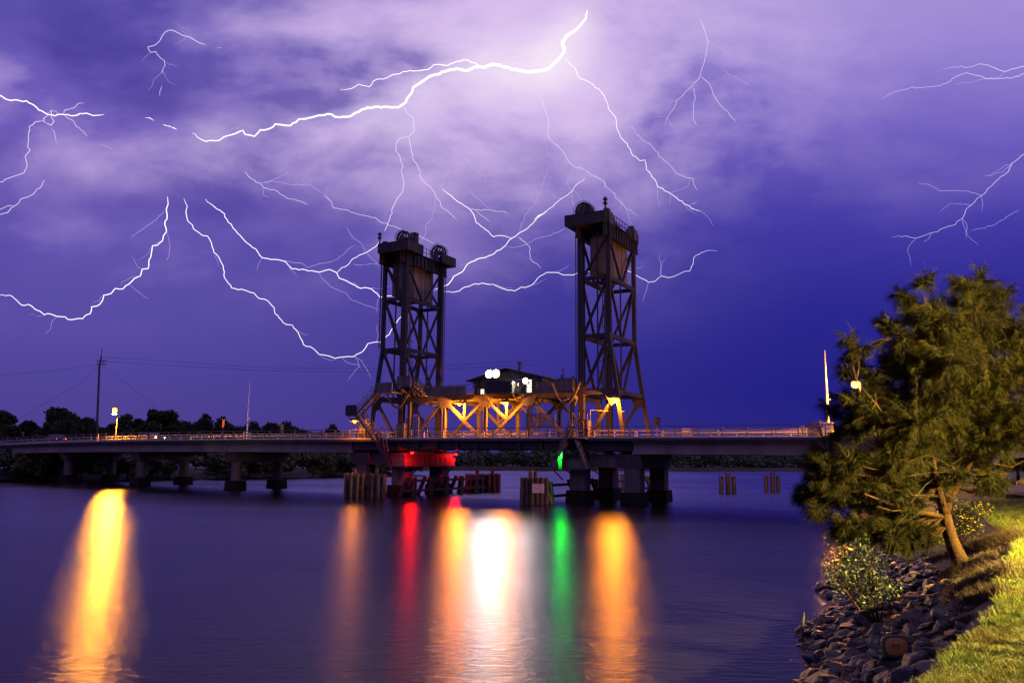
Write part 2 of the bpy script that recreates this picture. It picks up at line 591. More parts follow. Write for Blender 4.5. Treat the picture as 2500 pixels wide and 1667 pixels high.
def x_water(Y):
    return 8.8 + 0.46 * (Y - 23.0) + 0.25 * math.sin(Y * 0.9) * min(1.0, max(0.0, (Y - 5) / 10))


_LY = [-40, 0, 6.15, 7.0, 7.6, 8.4, 9.2, 9.9, 11.55, 13.4, 16, 18.6, 24.5, 30, 60, 200]
_LX = [-20, -0.6, 3.0, 3.66, 4.04, 4.75, 5.4, 5.9, 6.9, 8.05, 9.9, 11.6, 14.4, 17.2, 31, 96]


def x_lawn(Y):
    return interp(Y, _LY, _LX)


def land_z(X, Y):
    """height of the right bank"""
    xw, xl = x_water(Y), x_lawn(Y)
    if X >= xl:
        z = 2.32 + 0.03 * math.sin(X * 1.3) * math.cos(Y * 0.8) + 0.012 * (X - xl)
        return z
    k = (X - xw) / (xl - xw)
    if k < 0:
        return max(-1.9, 1.2 * k * (xl - xw) * 0.55)
    return 2.32 * (k ** 0.85) - 0.10 * math.sin(k * math.pi)


def grass_mat():
    m_ = mat('lawn_turf', (0.13, 0.15, 0.025), 0.9, 0.0, 0.3, 1.1, col2=(0.13, 0.10, 0.025), bump=0.6, bscale=40)
    return m_


LAWN = grass_mat()
BLADE = mat('lawn_blade', (0.165, 0.20, 0.028), 0.8, 0.0, 0.3, 1.1, col2=(0.19, 0.15, 0.03), spec=0.2)


def grid(name, us, vs, fn, mats, pick=None, smooth=True):
    V_ = [fn(u, v) for u in us for v in vs]
    n = len(vs)
    F_, M_ = [], []
    for i in range(len(us) - 1):
        for j in range(n - 1):
            F_.append((i * n + j, (i + 1) * n + j, (i + 1) * n + j + 1, i * n + j + 1))
            M_.append(pick(us[i], vs[j]) if pick else 0)
    return mesh_obj(name, V_, F_, mats, None, smooth, M_)


ys = list(np.arange(-30, 40, 0.5)) + list(np.arange(40, 130, 3.0))
qs = [-8, -5, -3, -1.5, -0.5] + [i / 14 for i in range(15)] + [1.02, 1.08, 1.2, 1.5, 2.2, 3.5, 6, 12, 30]


def bank_pt(Y, q):
    xw, xl = x_water(Y), x_lawn(Y)
    if q < 0:
        X = xw + q
    elif q <= 1:
        X = xw + q * (xl - xw)
    else:
        X = xl + (q - 1) * 4.0
    return (X, Y, land_z(X, Y))


tag(grid('bank', ys, qs, bank_pt, [SOIL, LAWN], lambda Y, q: 1 if q >= 1.0 else 0), kind='structure')

# the side road that passes under the bridge end, with a yellow edge line and a kerb
road = []
for k in range(15):
    a = k / 14
    X = 23.0 + 34 * a
    Yn = 37.5 - 3.5 * a - 2.0 * math.sin(a * 2.2)
    road.append((X, Yn))
rb = MB()
for i in range(len(road) - 1):
    (xa, ya), (xb, yb) = road[i], road[i + 1]
    rb.add([(xa, ya, 2.62), (xb, yb, 2.66), (xb + 2, yb + 13, 2.72), (xa + 3, ya + 13, 2.68)], [(0, 1, 2, 3)])
tag(rb.build('road', ASPH), kind='structure')
kb = MB()
for i in range(len(road) - 1):
    (xa, ya), (xb, yb) = road[i], road[i + 1]
    kb.hexa([(xa + 3, ya + 13, 2.5), (xb + 2, yb + 13, 2.5), (xb + 2.1, yb + 13.25, 2.5), (xa + 3.1, ya + 13.25, 2.5)],
            [(xa + 3, ya + 13, 2.86), (xb + 2, yb + 13, 2.86), (xb + 2.1, yb + 13.25, 2.86), (xa + 3.1, ya + 13.25, 2.86)])
tag(kb.build('kerb', YLINE), kind='structure')
vg = MB()
for i in range(len(road) - 1):
    (xa, ya), (xb, yb) = road[i], road[i + 1]
    vg.add([(xa + 3.1, ya + 13.25, 2.84), (xb + 2.1, yb + 13.25, 2.84), (xb + 20, yb + 40, 4.6), (xa + 24, ya + 40, 4.6)], [(0, 1, 2, 3)])
tag(vg.build('verge', LAWN), kind='structure')

# left bank and far shore land
LB = [(-260, 95), (-140, 108), (-92, 117), (-67, 127), (-55, 142), (-43.5, 157), (-32, 172), (-22, 186), (-25, 205), (-60, 240), (-160, 300), (-400, 420)]


def poly_land(name, pts, h, m_, inset):
    c = Vector((sum(p[0] for p in pts) / len(pts), sum(p[1] for p in pts) / len(pts), 0))
    v = [(p[0], p[1], -1.9) for p in pts]
    mid = []
    for p in pts:
        d = Vector((p[0], p[1], 0)) - c
        q = c + d * (1 - inset / d.length)
        mid.append((q.x, q.y, h))
    n = len(pts)
    f = [(i, (i + 1) % n, n + (i + 1) % n, n + i) for i in range(n)] + [tuple(range(n, 2 * n))]
    return tag(mesh_obj(name, v + mid, f, m_), kind='structure')


poly_land('left_bank', LB, 1.0, SOIL, 7.0)
FS = [(-60, 262), (-20, 262), (40, 282), (100, 303), (190, 330), (420, 380), (900, 520), (900, 900), (-60, 900), (-120, 420)]
poly_land('far_shore', FS, 1.2, SOIL, 8.0)

# ------------------------------------------------------------------ bridge: approaches and piers
DZ = 5.86            # deck top at the footway kerb


def curve_t(s):
    return 0.0018 * (s + 36.0) ** 2 if s < -36 else 0.0


def curve_z(s):
    return -0.00013 * (s + 36.0) ** 2 if s < -36 else (-0.0001 * (s - 14) ** 2 if s > 14 else 0.0)


def bp(s, t, z):
    """bridge coordinates bent along the road's curve"""
    return (s, t + curve_t(s), z + curve_z(s))


def sweep(mb, s0, s1, t0, t1, z0, z1, step=3.0):
    n = max(1, int(abs(s1 - s0) / step)) if s0 < -36 else max(1, int(abs(s1 - s0) / 8))
    ss = [s0 + (s1 - s0) * i / n for i in range(n + 1)]
    vs = []
    for s in ss:
        vs += [bp(s, t0, z0), bp(s, t1, z0), bp(s, t1, z1), bp(s, t0, z1)]
    fs = []
    for i in range(n):
        a = 4 * i
        b = a + 4
        for k in range(4):
            fs.append((a + k, b + k, b + (k + 1) % 4, a + (k + 1) % 4)[::-1])
    fs.append((0, 1, 2, 3)[::-1])
    fs.append((4 * n, 4 * n + 1, 4 * n + 2, 4 * n + 3))
    return mb.add(vs, fs)


T0, T1 = -2.0, 9.0      # outer edges of the deck
RT = -1.85              # line of the near railing


def railing(parent, s0, s1, t, step, name='railing', face=-1, top=1.05, post=0.075):
    r = MB()
    for z, hh in ((top, 0.07), (top * 0.68, 0.05), (top * 0.36, 0.05)):
        sweep(r, s0, s1, t - 0.04, t + 0.04, DZ + z - hh, DZ + z)
    ro = r.build(name, RAILM, parent)
    n = max(1, int(round((s1 - s0) / step)))
    first = None
    base = BASE[parent.name]
    for i in range(n + 1):
        s = s0 + (s1 - s0) * i / n
        p = Vector(bp(s, t, DZ))
        if first is None:
            m_ = MB()
            m_.box(-post / 2, post / 2, -0.06, 0.06, -0.25, top)
            m_.box(-0.09, 0.09, -0.10, -0.06, -0.25, -0.02)
            first = mesh_obj('post', np.array(m_.v) + np.array(base), m_.f, RAILM, ro)
            first.location = p - base
        else:
            c = first.copy()
            COL.objects.link(c)
            c.parent = ro
            c.location = p - base
    return ro


def guard(parent, s0, s1, t, name='traffic_barrier'):
    """low two-rail barrier between road and footway"""
    g = MB()
    sweep(g, s0, s1, t - 0.03, t + 0.05, DZ + 0.68, DZ + 0.80)
    sweep(g, s0, s1, t - 0.03, t + 0.05, DZ + 0.32, DZ + 0.41)
    n = max(1, int(round((s1 - s0) / 2.4)))
    for i in range(n + 1):
        s = s0 + (s1 - s0) * i / n
        x, y, z = bp(s, t, DZ)
        g.box(x - 0.06, x + 0.06, y - 0.11, y - 0.03, z + 0.004, z + 0.8)
    return g.build(name, GUARDM, parent)


def deck_parts(parent, s0, s1, steel=False, gz=4.45):
    d = MB()
    sweep(d, s0, s1, T0, T1, 5.62, DZ)
    d.build('deck_slab', DECKM, parent)
    d = MB()
    sweep(d, s0, s1, -0.15, 7.15, DZ + 0.004, DZ + 0.03)
    d.build('road_surface', ASPH, parent)
    k = MB()
    sweep(k, s0, s1, T0 + 0.02, T0 + 0.22, DZ + 0.002, DZ + 0.12)
    sweep(k, s0, s1, 0.2, 0.42, DZ + 0.031, DZ + 0.18)
    sweep(k, s0, s1, T1 - 0.22, T1 - 0.02, DZ + 0.002, DZ + 0.12)
    k.build('kerb', KERB, parent)


def approach(name, label, s0, s1, joints, post_step):
    o = thing(name, label, 'bridge', ((s0 + s1) / 2, 3.5, 0.0), bridge=True)
    deck_parts(o, s0, s1)
    for i in range(len(joints) - 1):
        a, b = joints[i] + 0.06, joints[i + 1] - 0.06
        g = MB()
        for t in (-1.15, 1.1, 3.5, 5.9, 8.15):
            sweep(g, a, b, t - 0.28, t + 0.28, 4.45, 4.75)
            sweep(g, a, b, t - 0.16, t + 0.16, 4.751, 5.4)
            sweep(g, a, b, t - 0.4, t + 0.4, 5.401, 5.615)
        g.build('girder', CONC_G, o)
    railing(o, s0, s1, RT, post_step)
    railing(o, s0, s1, T1 - 0.15, 2.6, name='far_railing')
    guard(o, s0, s1, -0.05)
    guard(o, s0, s1, 7.05, 'far_traffic_barrier')
    return o


SL = -18.9
SR = 13.1
left_app = approach('bridge_approach', 'long concrete girder approach with railings, curving away to the left bank beyond the lift span',
                    -142, SL, [-142, -113, -94.0, -75.0, -56.3, -37.9, SL], 1.95)
right_app = approach('bridge_approach', 'short concrete girder approach with railings running behind the casuarina to the near bank',
                     SR, 62, [SR, 33.5, 48, 62], 2.05)


def pier(label, s, front_t=0.0, back_t=7.0, wide=1.45, cap=True, cap_s=2.3, capz=(3.2, 4.44), rnd=True, zf=1.05):
    ct, cz = curve_t(s), curve_z(s)
    o = thing('bridge_pier', label, 'bridge pier', (s, 3.5 + ct, 0), group='concrete piers of the road bridge', bridge=True)
    for t in (front_t, back_t):
        c = MB()
        tt = t + ct
        if rnd:
            c.tube([(s, tt, zf), (s, tt, capz[0] + 0.02)], wide / 2, 20)
        else:
            c.hexa([(s - wide / 2, tt - .7, zf), (s + wide / 2, tt - .7, zf), (s + wide / 2, tt + .7, zf), (s - wide / 2, tt + .7, zf)],
                   [(s - wide / 2, tt - .7, capz[0] + .02), (s + wide / 2, tt - .7, capz[0] + .02), (s + wide / 2, tt + .7, capz[0] + .02), (s - wide / 2, tt + .7, capz[0] + .02)])
        c.build('column', CONC, o, smooth=False)
        f = MB()
        a, b = wide / 2 + 0.42, wide / 2 + 0.24
        f.hexa([(s - a, tt - a, -1.9), (s + a, tt - a, -1.9), (s + a, tt + a, -1.9), (s - a, tt + a, -1.9)],
               [(s - b, tt - b, zf), (s + b, tt - b, zf), (s + b, tt + b, zf), (s - b, tt + b, zf)])
        f.build('footing', CONC_D, o)
    if cap:
        c = MB()
        c.hexa([(s - cap_s / 2, front_t - .75 + ct, capz[0]), (s + cap_s / 2, front_t - .75 + ct, capz[0]), (s + cap_s / 2, back_t + .75 + ct, capz[0]), (s - cap_s / 2, back_t + .75 + ct, capz[0])],
               [(s - cap_s / 2, front_t - 1.3 + ct, capz[1] + cz), (s + cap_s / 2, front_t - 1.3 + ct, capz[1] + cz), (s + cap_s / 2, back_t + 1.3 + ct, capz[1] + cz), (s - cap_s / 2, back_t + 1.3 + ct, capz[1] + cz)])
        c.build('crosshead', CONC, o)
    return o


pier('pier of two round columns under the left approach, second left of the lift span', -37.9, 0.2, 7.0, 1.25, True, 1.5, (3.3, 4.44))
pier('pier of two round columns under the left approach, third left of the lift span', -56.3, 0.2, 7.0, 1.25, True, 1.5, (3.3, 4.44))
pier('pier of two round columns under the left approach, fourth left of the lift span', -75.0, 0.2, 7.0, 1.25, True, 1.5, (3.2, 4.40))
pier('pier of two round columns under the left approach, last one at the picture edge', -94.0, 0.2, 7.0, 1.25, True, 1.5, (3.1, 4.30))
pier('pier behind the casuarina where the right approach reaches the bank', 33.5, 0.2, 7.0, 1.45, True, 1.5, (3.3, 4.40))
pier('short pier beside the side road under the right end of the bridge', 48, 0.2, 7.0, 1.45, True, 1.5, (3.3, 4.30), zf=2.4)
pier('land-side pier of the left lifting tower, next to the stairs', -18.0, 0, 7, 1.45, True, 2.4, (3.2, 4.44), False)
pier('channel-side pier of the left lifting tower inside the red-lit platform', -13.1, 0, 7, 1.7, True, 2.2, (3.2, 4.44), False, zf=1.1)
pier('channel-side pier of the right lifting tower next to the green lamp', 7.4, 0, 7, 1.5, True, 2.2, (3.2, 4.44), False, zf=1.1)
pier('land-side pier of the right lifting tower, under the end of the right approach', 12.75, 0, 7, 1.45, True, 2.0, (3.2, 4.44), False)
for s0, s1, lab in ((-16.78, -14.22, 'concrete tie beam between the two piers of the left lifting tower'),
                    (8.52, 11.73, 'concrete tie beam between the two piers of the right lifting tower')):
    b = MB()
    for t in (-0.45, 6.6):
        b.box(s0, s1, t, t + 0.9, 3.22, 4.42)
    o = thing('tie_beam', lab, 'beam', ((s0 + s1) / 2, 3.5, 3.2), group='tie beams between the tower piers', bridge=True)
    b2 = MB()
    b2.box(s0, s1, -0.62, 0.3, 3.22, 4.42)
    b2.build('beam', CONC, o)
    b2 = MB()
    b2.box(s0, s1, 6.6, 7.5, 3.22, 4.42)
    b2.build('beam', CONC, o)


# ------------------------------------------------------------------ lifting towers
def tower(label, ss, f):
    """ss: bridge coordinate of the legs beside the lift span; f: +1 if the land lies towards +s"""
    sl = ss + f * 2.8
    sf = sl + f * 1.6
    o = thing('lifting_tower', label, 'bridge tower', ((ss + sl) / 2, 3.5, 4.45), group='steel lifting towers of the bridge', bridge=True)
    W = 0.44
    LV = [26.2, 21.2, 15.6, 10.2]
    for t in (0.0, 7.0):
        b = MB()
        b.box(ss - W / 2, ss + W / 2, t - W / 2, t + W / 2, 4.45, 25.2)
        for q in (-1, 1):
            b.box(ss - 0.29, ss + 0.29, t + q * (W / 2 + .003) - .02, t + q * (W / 2 + .003) + .02, 4.46, 25.19)
        b.build('leg', STEEL, o)
        b = MB()
        b.box(sl - 0.18, sl + 0.18, t - 0.2, t + 0.2, 15.6, 25.2)
        b.bar((sf, t, 4.6), (sl, t, 15.7), 0.36, 0.34, (0, 1, 0))
        b.build('leg', STEEL, o)
        base = MB()
        base.box(sf - 0.4, sf + 0.4, t - 0.42, t + 0.42, 4.45, 4.65)
        base.box(ss - 0.45, ss + 0.45, t - 0.45, t + 0.45, 4.452, 4.6)
        base.build('base_plate', STEEL, o)
    for lv in LV[1:]:
        sa = sl if lv > 11 else sl + f * 0.78
        for t in (0.0, 7.0):
            b = MB()
            b.bar((ss + f * .2, t, lv), (sa, t, lv), 0.24, 0.36)
            b.build('strut', STEEL, o)
        for s in (ss, sa):
            b = MB()
            b.bar((s, 0.2, lv), (s, 6.8, lv), 0.26, 0.4)
            b.build('strut', STEEL, o)
            if lv > 11:
                for ta, tb in ((.2, .9), (6.8, 6.1)):
                    b = MB()
                    b.bar((s, ta, lv - .9), (s, tb, lv - .15), .12, .12)
                    b.build('knee_brace', STEEL, o)
    for i in range(3):
        hi, lo = LV[i] - (1.0 if i == 0 else 0.1), LV[i + 1] + 0.1
        for t in (0.0, 7.0):
            b = MB()
            lo_s = ss + f * .2
            b.bar((sl - f * .1, t, hi), (lo_s, t, lo), 0.2, 0.24, (0, 1, 0))
            b.build('diagonal_brace', STEEL, o)
        for s in (ss, sl):
            for q in (0, 1):
                b = MB()
                b.bar((s, 0.2 if q == 0 else 6.8, hi), (s, 3.5 + (-.15 if q == 0 else .15), lo), 0.18, 0.22, (1, 0, 0))
                b.build('diagonal_brace', STEEL, o)
    sa = sl + f * 0.78
    for t in (0.0, 7.0):            # the splayed foot below the portal
        b = MB()
        b.bar((sa - f * .2, t, 10.0), (ss + f * .25, t, 5.2), 0.26, 0.26, (0, 1, 0))
        b.build('diagonal_brace', STEEL, o)
        b = MB()
        b.bar((sl, t, 15.5), (ss + f * .3, t, 10.4), 0.18, 0.2, (0, 1, 0))
        b.build('diagonal_brace', STEEL, o)
        g = MB()
        g.add([(sl - f * .7, t - .24, 10.6), (sl + f * .95, t - .24, 10.2), (sl + f * .95, t - .24, 9.3), (sl + f * .2, t - .24, 8.9),
               (sl - f * .7, t - .215, 10.6), (sl + f * .95, t - .215, 10.2), (sl + f * .95, t - .215, 9.3), (sl + f * .2, t - .215, 8.9)],
              [(0, 1, 2, 3), (7, 6, 5, 4), (0, 4, 5, 1), (1, 5, 6, 2), (2, 6, 7, 3), (3, 7, 4, 0)])
        g.build('gusset_plate', STEEL, o)
    # machinery floor and plate girders
    for s in (ss, sl):
        b = MB()
        b.box(s - .03, s + .03, -1.1, 8.1, 25.2, 26.6)
        b.box(s - .22, s + .22, -1.1, 8.1, 25.16, 25.2)
        b.box(s - .22, s + .22, -1.1, 8.1, 26.6, 26.64)
        for k in range(13):
            t = -0.9 + k * 0.73
            b.box(s - .17, s + .17, t - .015, t + .015, 25.201, 26.599)
        b.build('plate_girder', STEEL, o)
    a0, a1 = sorted((ss - f * 1.15, sl + f * 0.1))
    b = MB()
    b.box(a0, a1, -1.3, 1.6, 26.3, 26.38)
    b.box(a0, a1, 5.4, 8.3, 26.3, 26.38)
    b.box(sorted((ss, sl))[0], sorted((ss, sl))[1], 1.6, 5.4, 26.645, 26.69)
    b.build('machinery_floor', STEEL, o)
    for t, tt, ta, tb in ((-1.3, -1.28, -1.28, 1.6), (8.28, 8.3, 5.4, 8.28)):
        b = MB()
        b.box(a0, a1, t, tt, 26.39, 27.3)
        for s in (a0, a1):
            b.box(s - .01, s + .01, ta, tb, 26.39, 27.3)
        b.build('mesh_screen', STEEL, o)
    r = MB()
    for t in (-1.3, 8.3):
        r.bar((a0, t, 27.34), (a1, t, 27.34), .06)
        for k in range(6):
            s = a0 + (a1 - a0) * k / 5
            r.bar((s, t, 26.3), (s, t, 27.34), .06)
    for s in (a0, a1, sl):
        for ta, tb in ((-1.3, 1.6), (5.4, 8.3)):
            r.bar((s, ta, 27.34), (s, tb, 27.34), .06)
            for k in range(4):
                t = ta + (tb - ta) * k / 3
                r.bar((s, t, 26.3), (s, t, 27.34), .05)
    for s in (ss, sl):
        for z in (27.15, 27.65):
            r.bar((s, 1.6, z), (s, 5.4, z), .05)
        for k in range(6):
            t = 1.6 + 3.8 * k / 5
            r.bar((s, t, 26.6), (s, t, 27.68), .05)
    r.build('top_railing', STEEL, o)
    sc = ss + f * 0.35
    for t in (0.1, 6.9):
        for dt in (-0.28, 0.28):
            b = MB()
            c = (sc, t + dt, 27.95)
            b.ring(c, 0.72, 0.88, 0.24)
            b.ring(c, 0.10, 0.24, 0.34, n=12)
            for k in range(8):
                an = math.pi * k / 4
                b.bar((c[0] + .2 * math.cos(an), c[1], c[2] + .2 * math.sin(an)), (c[0] + .76 * math.cos(an), c[1], c[2] + .76 * math.sin(an)), .09)
            b.build('sheave', DARKM, o)
        b = MB()
        b.tube([(sc, t - .75, 27.95), (sc, t + .75, 27.95)], .1, 10)
        for q in (-.65, .65):
            b.hexa([(sc - .5, t + q - .1, 26.7), (sc + .5, t + q - .1, 26.7), (sc + .5, t + q + .1, 26.7), (sc - .5, t + q + .1, 26.7)],
                   [(sc - .16, t + q - .1, 28.1), (sc + .16, t + q - .1, 28.1), (sc + .16, t + q + .1, 28.1), (sc - .16, t + q + .1, 28.1)])
        b.build('bearing_stand', DARKM, o)
        b = MB()
        b.box(sl - .55, sl + .35, t - .55, t + .45, 26.39, 27.5)
        b.box(sl - .35, sl + .15, t - .35, t + .25, 27.5, 27.9)
        b.build('machinery_box', DARKM, o)
        # guide rail hoops over the sheave
        b = MB()
        b.ring((sc, t - .5, 27.95), .94, .98, .05)
        b.ring((sc, t + .5, 27.95), .94, .98, .05)
        b.build('sheave_guard', DARKM, o)
        b = MB()
        for dt in (-.3, -.18, .18, .3):
            b.tube([(sc - f * .87, t + dt, 27.9), (sc - f * .87, t + dt, 10.3)], .028, 5)
            b.tube([(sc + f * .87, t + dt, 27.9), (sc + f * .87, t + dt, 25.7)], .03, 5)
        b.build('lifting_rope', DARKM, o)
    b = MB()
    b.box(ss - .35, ss + .35, 1.1, 1.8, 27.7, 28.9)
    b.bar((ss, 1.45, 26.6), (ss, 1.45, 27.7), .1)
    b.build('control_cabinet', STEEL, o)
    b = MB()
    b.tube([(sl + f * .15, -1.0, 26.3), (sl + f * .15, -1.0, 28.75)], .09, 6)
    for z in (28.0, 28.4):
        b.box(sl + f * .15 - .16, sl + f * .15 + .16, -1.16, -.84, z, z + .22)
    b.tube([(sl + f * .30, -0.3, 15.8), (sl + f * .30, -0.3, 26.3)], .075, 6)
    b.build('conduit', STEEL, o)
    # caged ladder inside the tower
    b = MB()
    for k in range(3):
        z0, z1 = (10.4, 15.5) if k == 0 else (15.9, 21.0) if k == 1 else (21.4, 26.2)
        x0, x1 = (ss + f * (0.9 + .45 * k), ss + f * (1.2 + .45 * k))
        for dt in (-.22, .22):
            b.bar((x0, 3.0 + dt, z0), (x1, 3.0 + dt, z1), .05)
        n = int((z1 - z0) / .33)
        for i in range(n + 1):
            a = i / n
            x = x0 + (x1 - x0) * a
            z = z0 + (z1 - z0) * a
            b.bar((x, 2.78, z), (x, 3.22, z), .03)
            if i % 3 == 0:
                b.bar((x - f * .0, 2.7, z), (x - f * .45, 2.8, z), .03)
                b.bar((x - f * .45, 2.8, z), (x - f * .45, 3.2, z), .03)
                b.bar((x - f * .45, 3.2, z), (x, 3.3, z), .03)
    b.build('ladder', STEEL, o)
    for lv in (15.75, 21.35):
        b = MB()
        s0, s1 = sorted((ss + f * .3, sl - f * .3))
        b.box(s0, s1, 2.2, 4.0, lv, lv + .06)
        b.build('ladder_landing', STEEL, o)
    # guide rails for the counterweight
    b = MB()
    for t in (0.42, 6.58):
        b.bar((ss + f * 1.5, t, 10.2), (ss + f * 1.5, t, 26.0), .12, .12)
    b.build('guide_rail', STEEL, o)
    # short steel deck between the tower legs
    q0, q1 = (SL, -12.75) if f < 0 else (6.95, SR)
    deck_parts(o, q0 + .005, q1 - .005)
    b = MB()
    for t in (-1.2, 0.0, 3.5, 7.0, 8.2):
        b.box(q0 + .02, q1 - .02, t - .14, t + .14, 4.72, 5.61)
    for k in range(4):
        s = q0 + .3 + (q1 - q0 - .6) * k / 3
        b.box(s - .1, s + .1, -1.19, 8.19, 4.9, 5.6)
    b.build('deck_girder', STEEL, o)
    b = MB()
    for s in (ss, sf):
        for t in (0, 7):
            b.box(s - .3, s + .3, t - .3, t + .3, 4.43, 4.72)
    b.build('bearing', STEEL, o)
    railing(o, q0 + .05, q1 - .05, RT, 1.9)
    railing(o, q0 + .05, q1 - .05, T1 - .15, 2.4, name='far_railing')
    guard(o, q0 + .05, q1 - .05, -0.32)
    return o


tl = tower('dark steel lifting tower on the left, with zigzag stairs at its foot', -13.4, -1)
tr = tower('dark steel lifting tower on the right, the nearer one, beside the green lamp', 7.6, 1)

for s0, s1, lab in ((-15.7, -14.05, 'pale stained concrete counterweight hanging in the top of the left tower'),
                    (8.25, 9.95, 'pale stained concrete counterweight hanging in the top of the right tower')):
    o = thing('counterweight', lab, 'counterweight', ((s0 + s1) / 2, 3.5, 21.75), group='counterweights of the lift span', bridge=True)
    b = MB()
    b.box(s0, s1, 0.7, 6.3, 21.75, 25.45)
    b.build('concrete_block', CWT, o)
    b = MB()
    for t in (0.9, 6.1):
        b.box(s0 + .2, s1 - .2, t - .12, t + .12, 25.45, 25.85)
    for t in (2.3, 4.7):
        b.box(s0 - .04, s1 + .04, t - .06, t + .06, 21.7, 25.5)
    b.build('hanger_beam', DARKM, o)

# ------------------------------------------------------------------ lift span
P = [-12.35, -7.92, -2.97, 1.98, 6.55]
ls = thing('lift_span', 'steel through-truss lift span between the two towers, lit orange by its lamps', 'bridge span', (-2.97, 3.5, 4.78), bridge=True)
ZT = 10.05
ZB = 5.45
for t in (0.0, 7.0):
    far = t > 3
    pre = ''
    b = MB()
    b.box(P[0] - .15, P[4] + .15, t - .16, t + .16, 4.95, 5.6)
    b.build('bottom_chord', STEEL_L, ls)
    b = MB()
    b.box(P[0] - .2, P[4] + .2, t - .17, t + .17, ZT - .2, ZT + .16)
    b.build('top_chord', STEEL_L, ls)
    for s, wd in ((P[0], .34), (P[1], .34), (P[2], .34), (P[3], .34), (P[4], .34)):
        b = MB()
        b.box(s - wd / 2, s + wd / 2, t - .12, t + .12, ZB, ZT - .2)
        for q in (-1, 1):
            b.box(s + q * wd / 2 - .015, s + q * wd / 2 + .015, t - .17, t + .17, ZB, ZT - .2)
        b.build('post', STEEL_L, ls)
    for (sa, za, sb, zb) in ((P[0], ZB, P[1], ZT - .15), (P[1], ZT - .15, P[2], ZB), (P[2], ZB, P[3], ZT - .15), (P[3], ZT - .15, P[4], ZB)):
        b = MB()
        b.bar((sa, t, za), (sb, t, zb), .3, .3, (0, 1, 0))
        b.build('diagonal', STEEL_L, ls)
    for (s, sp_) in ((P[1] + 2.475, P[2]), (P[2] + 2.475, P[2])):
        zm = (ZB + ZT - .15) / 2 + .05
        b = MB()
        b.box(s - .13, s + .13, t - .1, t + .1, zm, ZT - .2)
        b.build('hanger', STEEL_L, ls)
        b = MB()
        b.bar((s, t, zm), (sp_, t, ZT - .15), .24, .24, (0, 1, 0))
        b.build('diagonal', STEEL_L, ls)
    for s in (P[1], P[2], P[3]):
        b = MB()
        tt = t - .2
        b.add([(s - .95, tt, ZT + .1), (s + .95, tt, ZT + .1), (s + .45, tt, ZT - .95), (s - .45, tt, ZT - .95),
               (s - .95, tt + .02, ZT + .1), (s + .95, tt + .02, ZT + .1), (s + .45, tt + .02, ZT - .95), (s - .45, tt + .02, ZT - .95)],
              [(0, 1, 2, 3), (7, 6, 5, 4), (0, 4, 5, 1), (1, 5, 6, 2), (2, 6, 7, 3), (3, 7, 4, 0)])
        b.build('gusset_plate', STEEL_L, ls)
b = MB()
for s in P:
    b.box(s - .1, s + .1, .17, 6.83, ZT - .42, ZT - .02)
    b.bar((s, .2, 8.7), (s, 1.3, ZT - .3), .14)
    b.bar((s, 6.8, 8.7), (s, 5.7, ZT - .3), .14)
for i in range(4):
    b.bar((P[i], .2, ZT - .1), (P[i + 1], 6.8, ZT - .1), .14, .12)
    b.bar((P[i], 6.8, ZT - .24), (P[i + 1], .2, ZT - .24), .14, .12)
b.build('sway_bracing', STEEL_L, ls)
b = MB()
for k in range(9):
    s = P[0] + (P[4] - P[0]) * k / 8
    b.box(s - .12, s + .12, -1.8, 8.8, 4.8, 5.6)
for t in (-1.4, 1.75, 3.5, 5.25, 8.4):
    b.box(P[0] - .1, P[4] + .1, t - .1, t + .1, 4.88, 5.61)
b.build('floor_beam', STEEL, ls)
deck_parts(ls, -12.74, 6.94)
railing(ls, -12.7, 6.9, RT, 1.96)
railing(ls, -12.7, 6.9, T1 - .15, 2.4, name='far_railing')
guard(ls, -12.6, 6.8, -0.32)
guard(ls, -12.6, 6.8, 7.32, 'far_traffic_barrier')
# walkway over the top chords
b = MB()
b.box(-12.9, 7.1, -.75, .75, ZT + .17, ZT + .25)
b.box(-12.9, 7.1, 6.3, 7.75, ZT + .17, ZT + .25)
b.box(-5.6, 3.3, .75, 6.3, ZT + .17, ZT + .25)
b.build('walkway', STEEL, ls)
for t, nm in ((-.72, 'walkway_railing'), (7.72, 'walkway_railing')):
    b = MB()
    for z in (.55, 1.05):
        b.bar((-12.9, t, ZT + .25 + z), (7.1, t, ZT + .25 + z), .05)
    for k in range(21):
        s = -12.9 + k
        b.bar((s, t, ZT + .2), (s, t, ZT + 1.3), .05)
    b.box(-12.8, -5.0, t - .006, t + .006, ZT + .3, ZT + 1.2)
    b.box(3.4, 7.0, t - .006, t + .006, ZT + .3, ZT + 1.2)
    b.build(nm, STEEL_L, ls)
for s0, s1 in ((-12.4, -10.9), (5.2, 6.9)):
    b = MB()
    b.box(s0, s1, -.5, .5, ZT + .26, ZT + 1.55)
    b.tube([(s0 + .3, 0, ZT + 1.55), (s0 + .3, 0, ZT + 1.95)], .09, 8)
    b.tube([(s1 - .3, .2, ZT + 1.55), (s1 - .3, .2, ZT + 1.8)], .12, 8)
    b.build('winch_box', DARKM, ls)
for s0, s1 in ((-14.9, -11.6), (5.0, 7.9)):
    b = MB()
    n = 12
    pts = [(s0 + (s1 - s0) * k / n, -1.0, ZT + 1.1 - 2.0 * math.sin(math.pi * k / n)) for k in range(n + 1)]
    b.tube(pts, .12, 7)
    b.build('hanging_cable_loop', DARKM, ls)
b = MB()
b.tube([(5.2, 1.0, ZT + .25), (5.2, 1.0, 12.75)], .05, 6)
b.build('aerial', STEEL, ls)

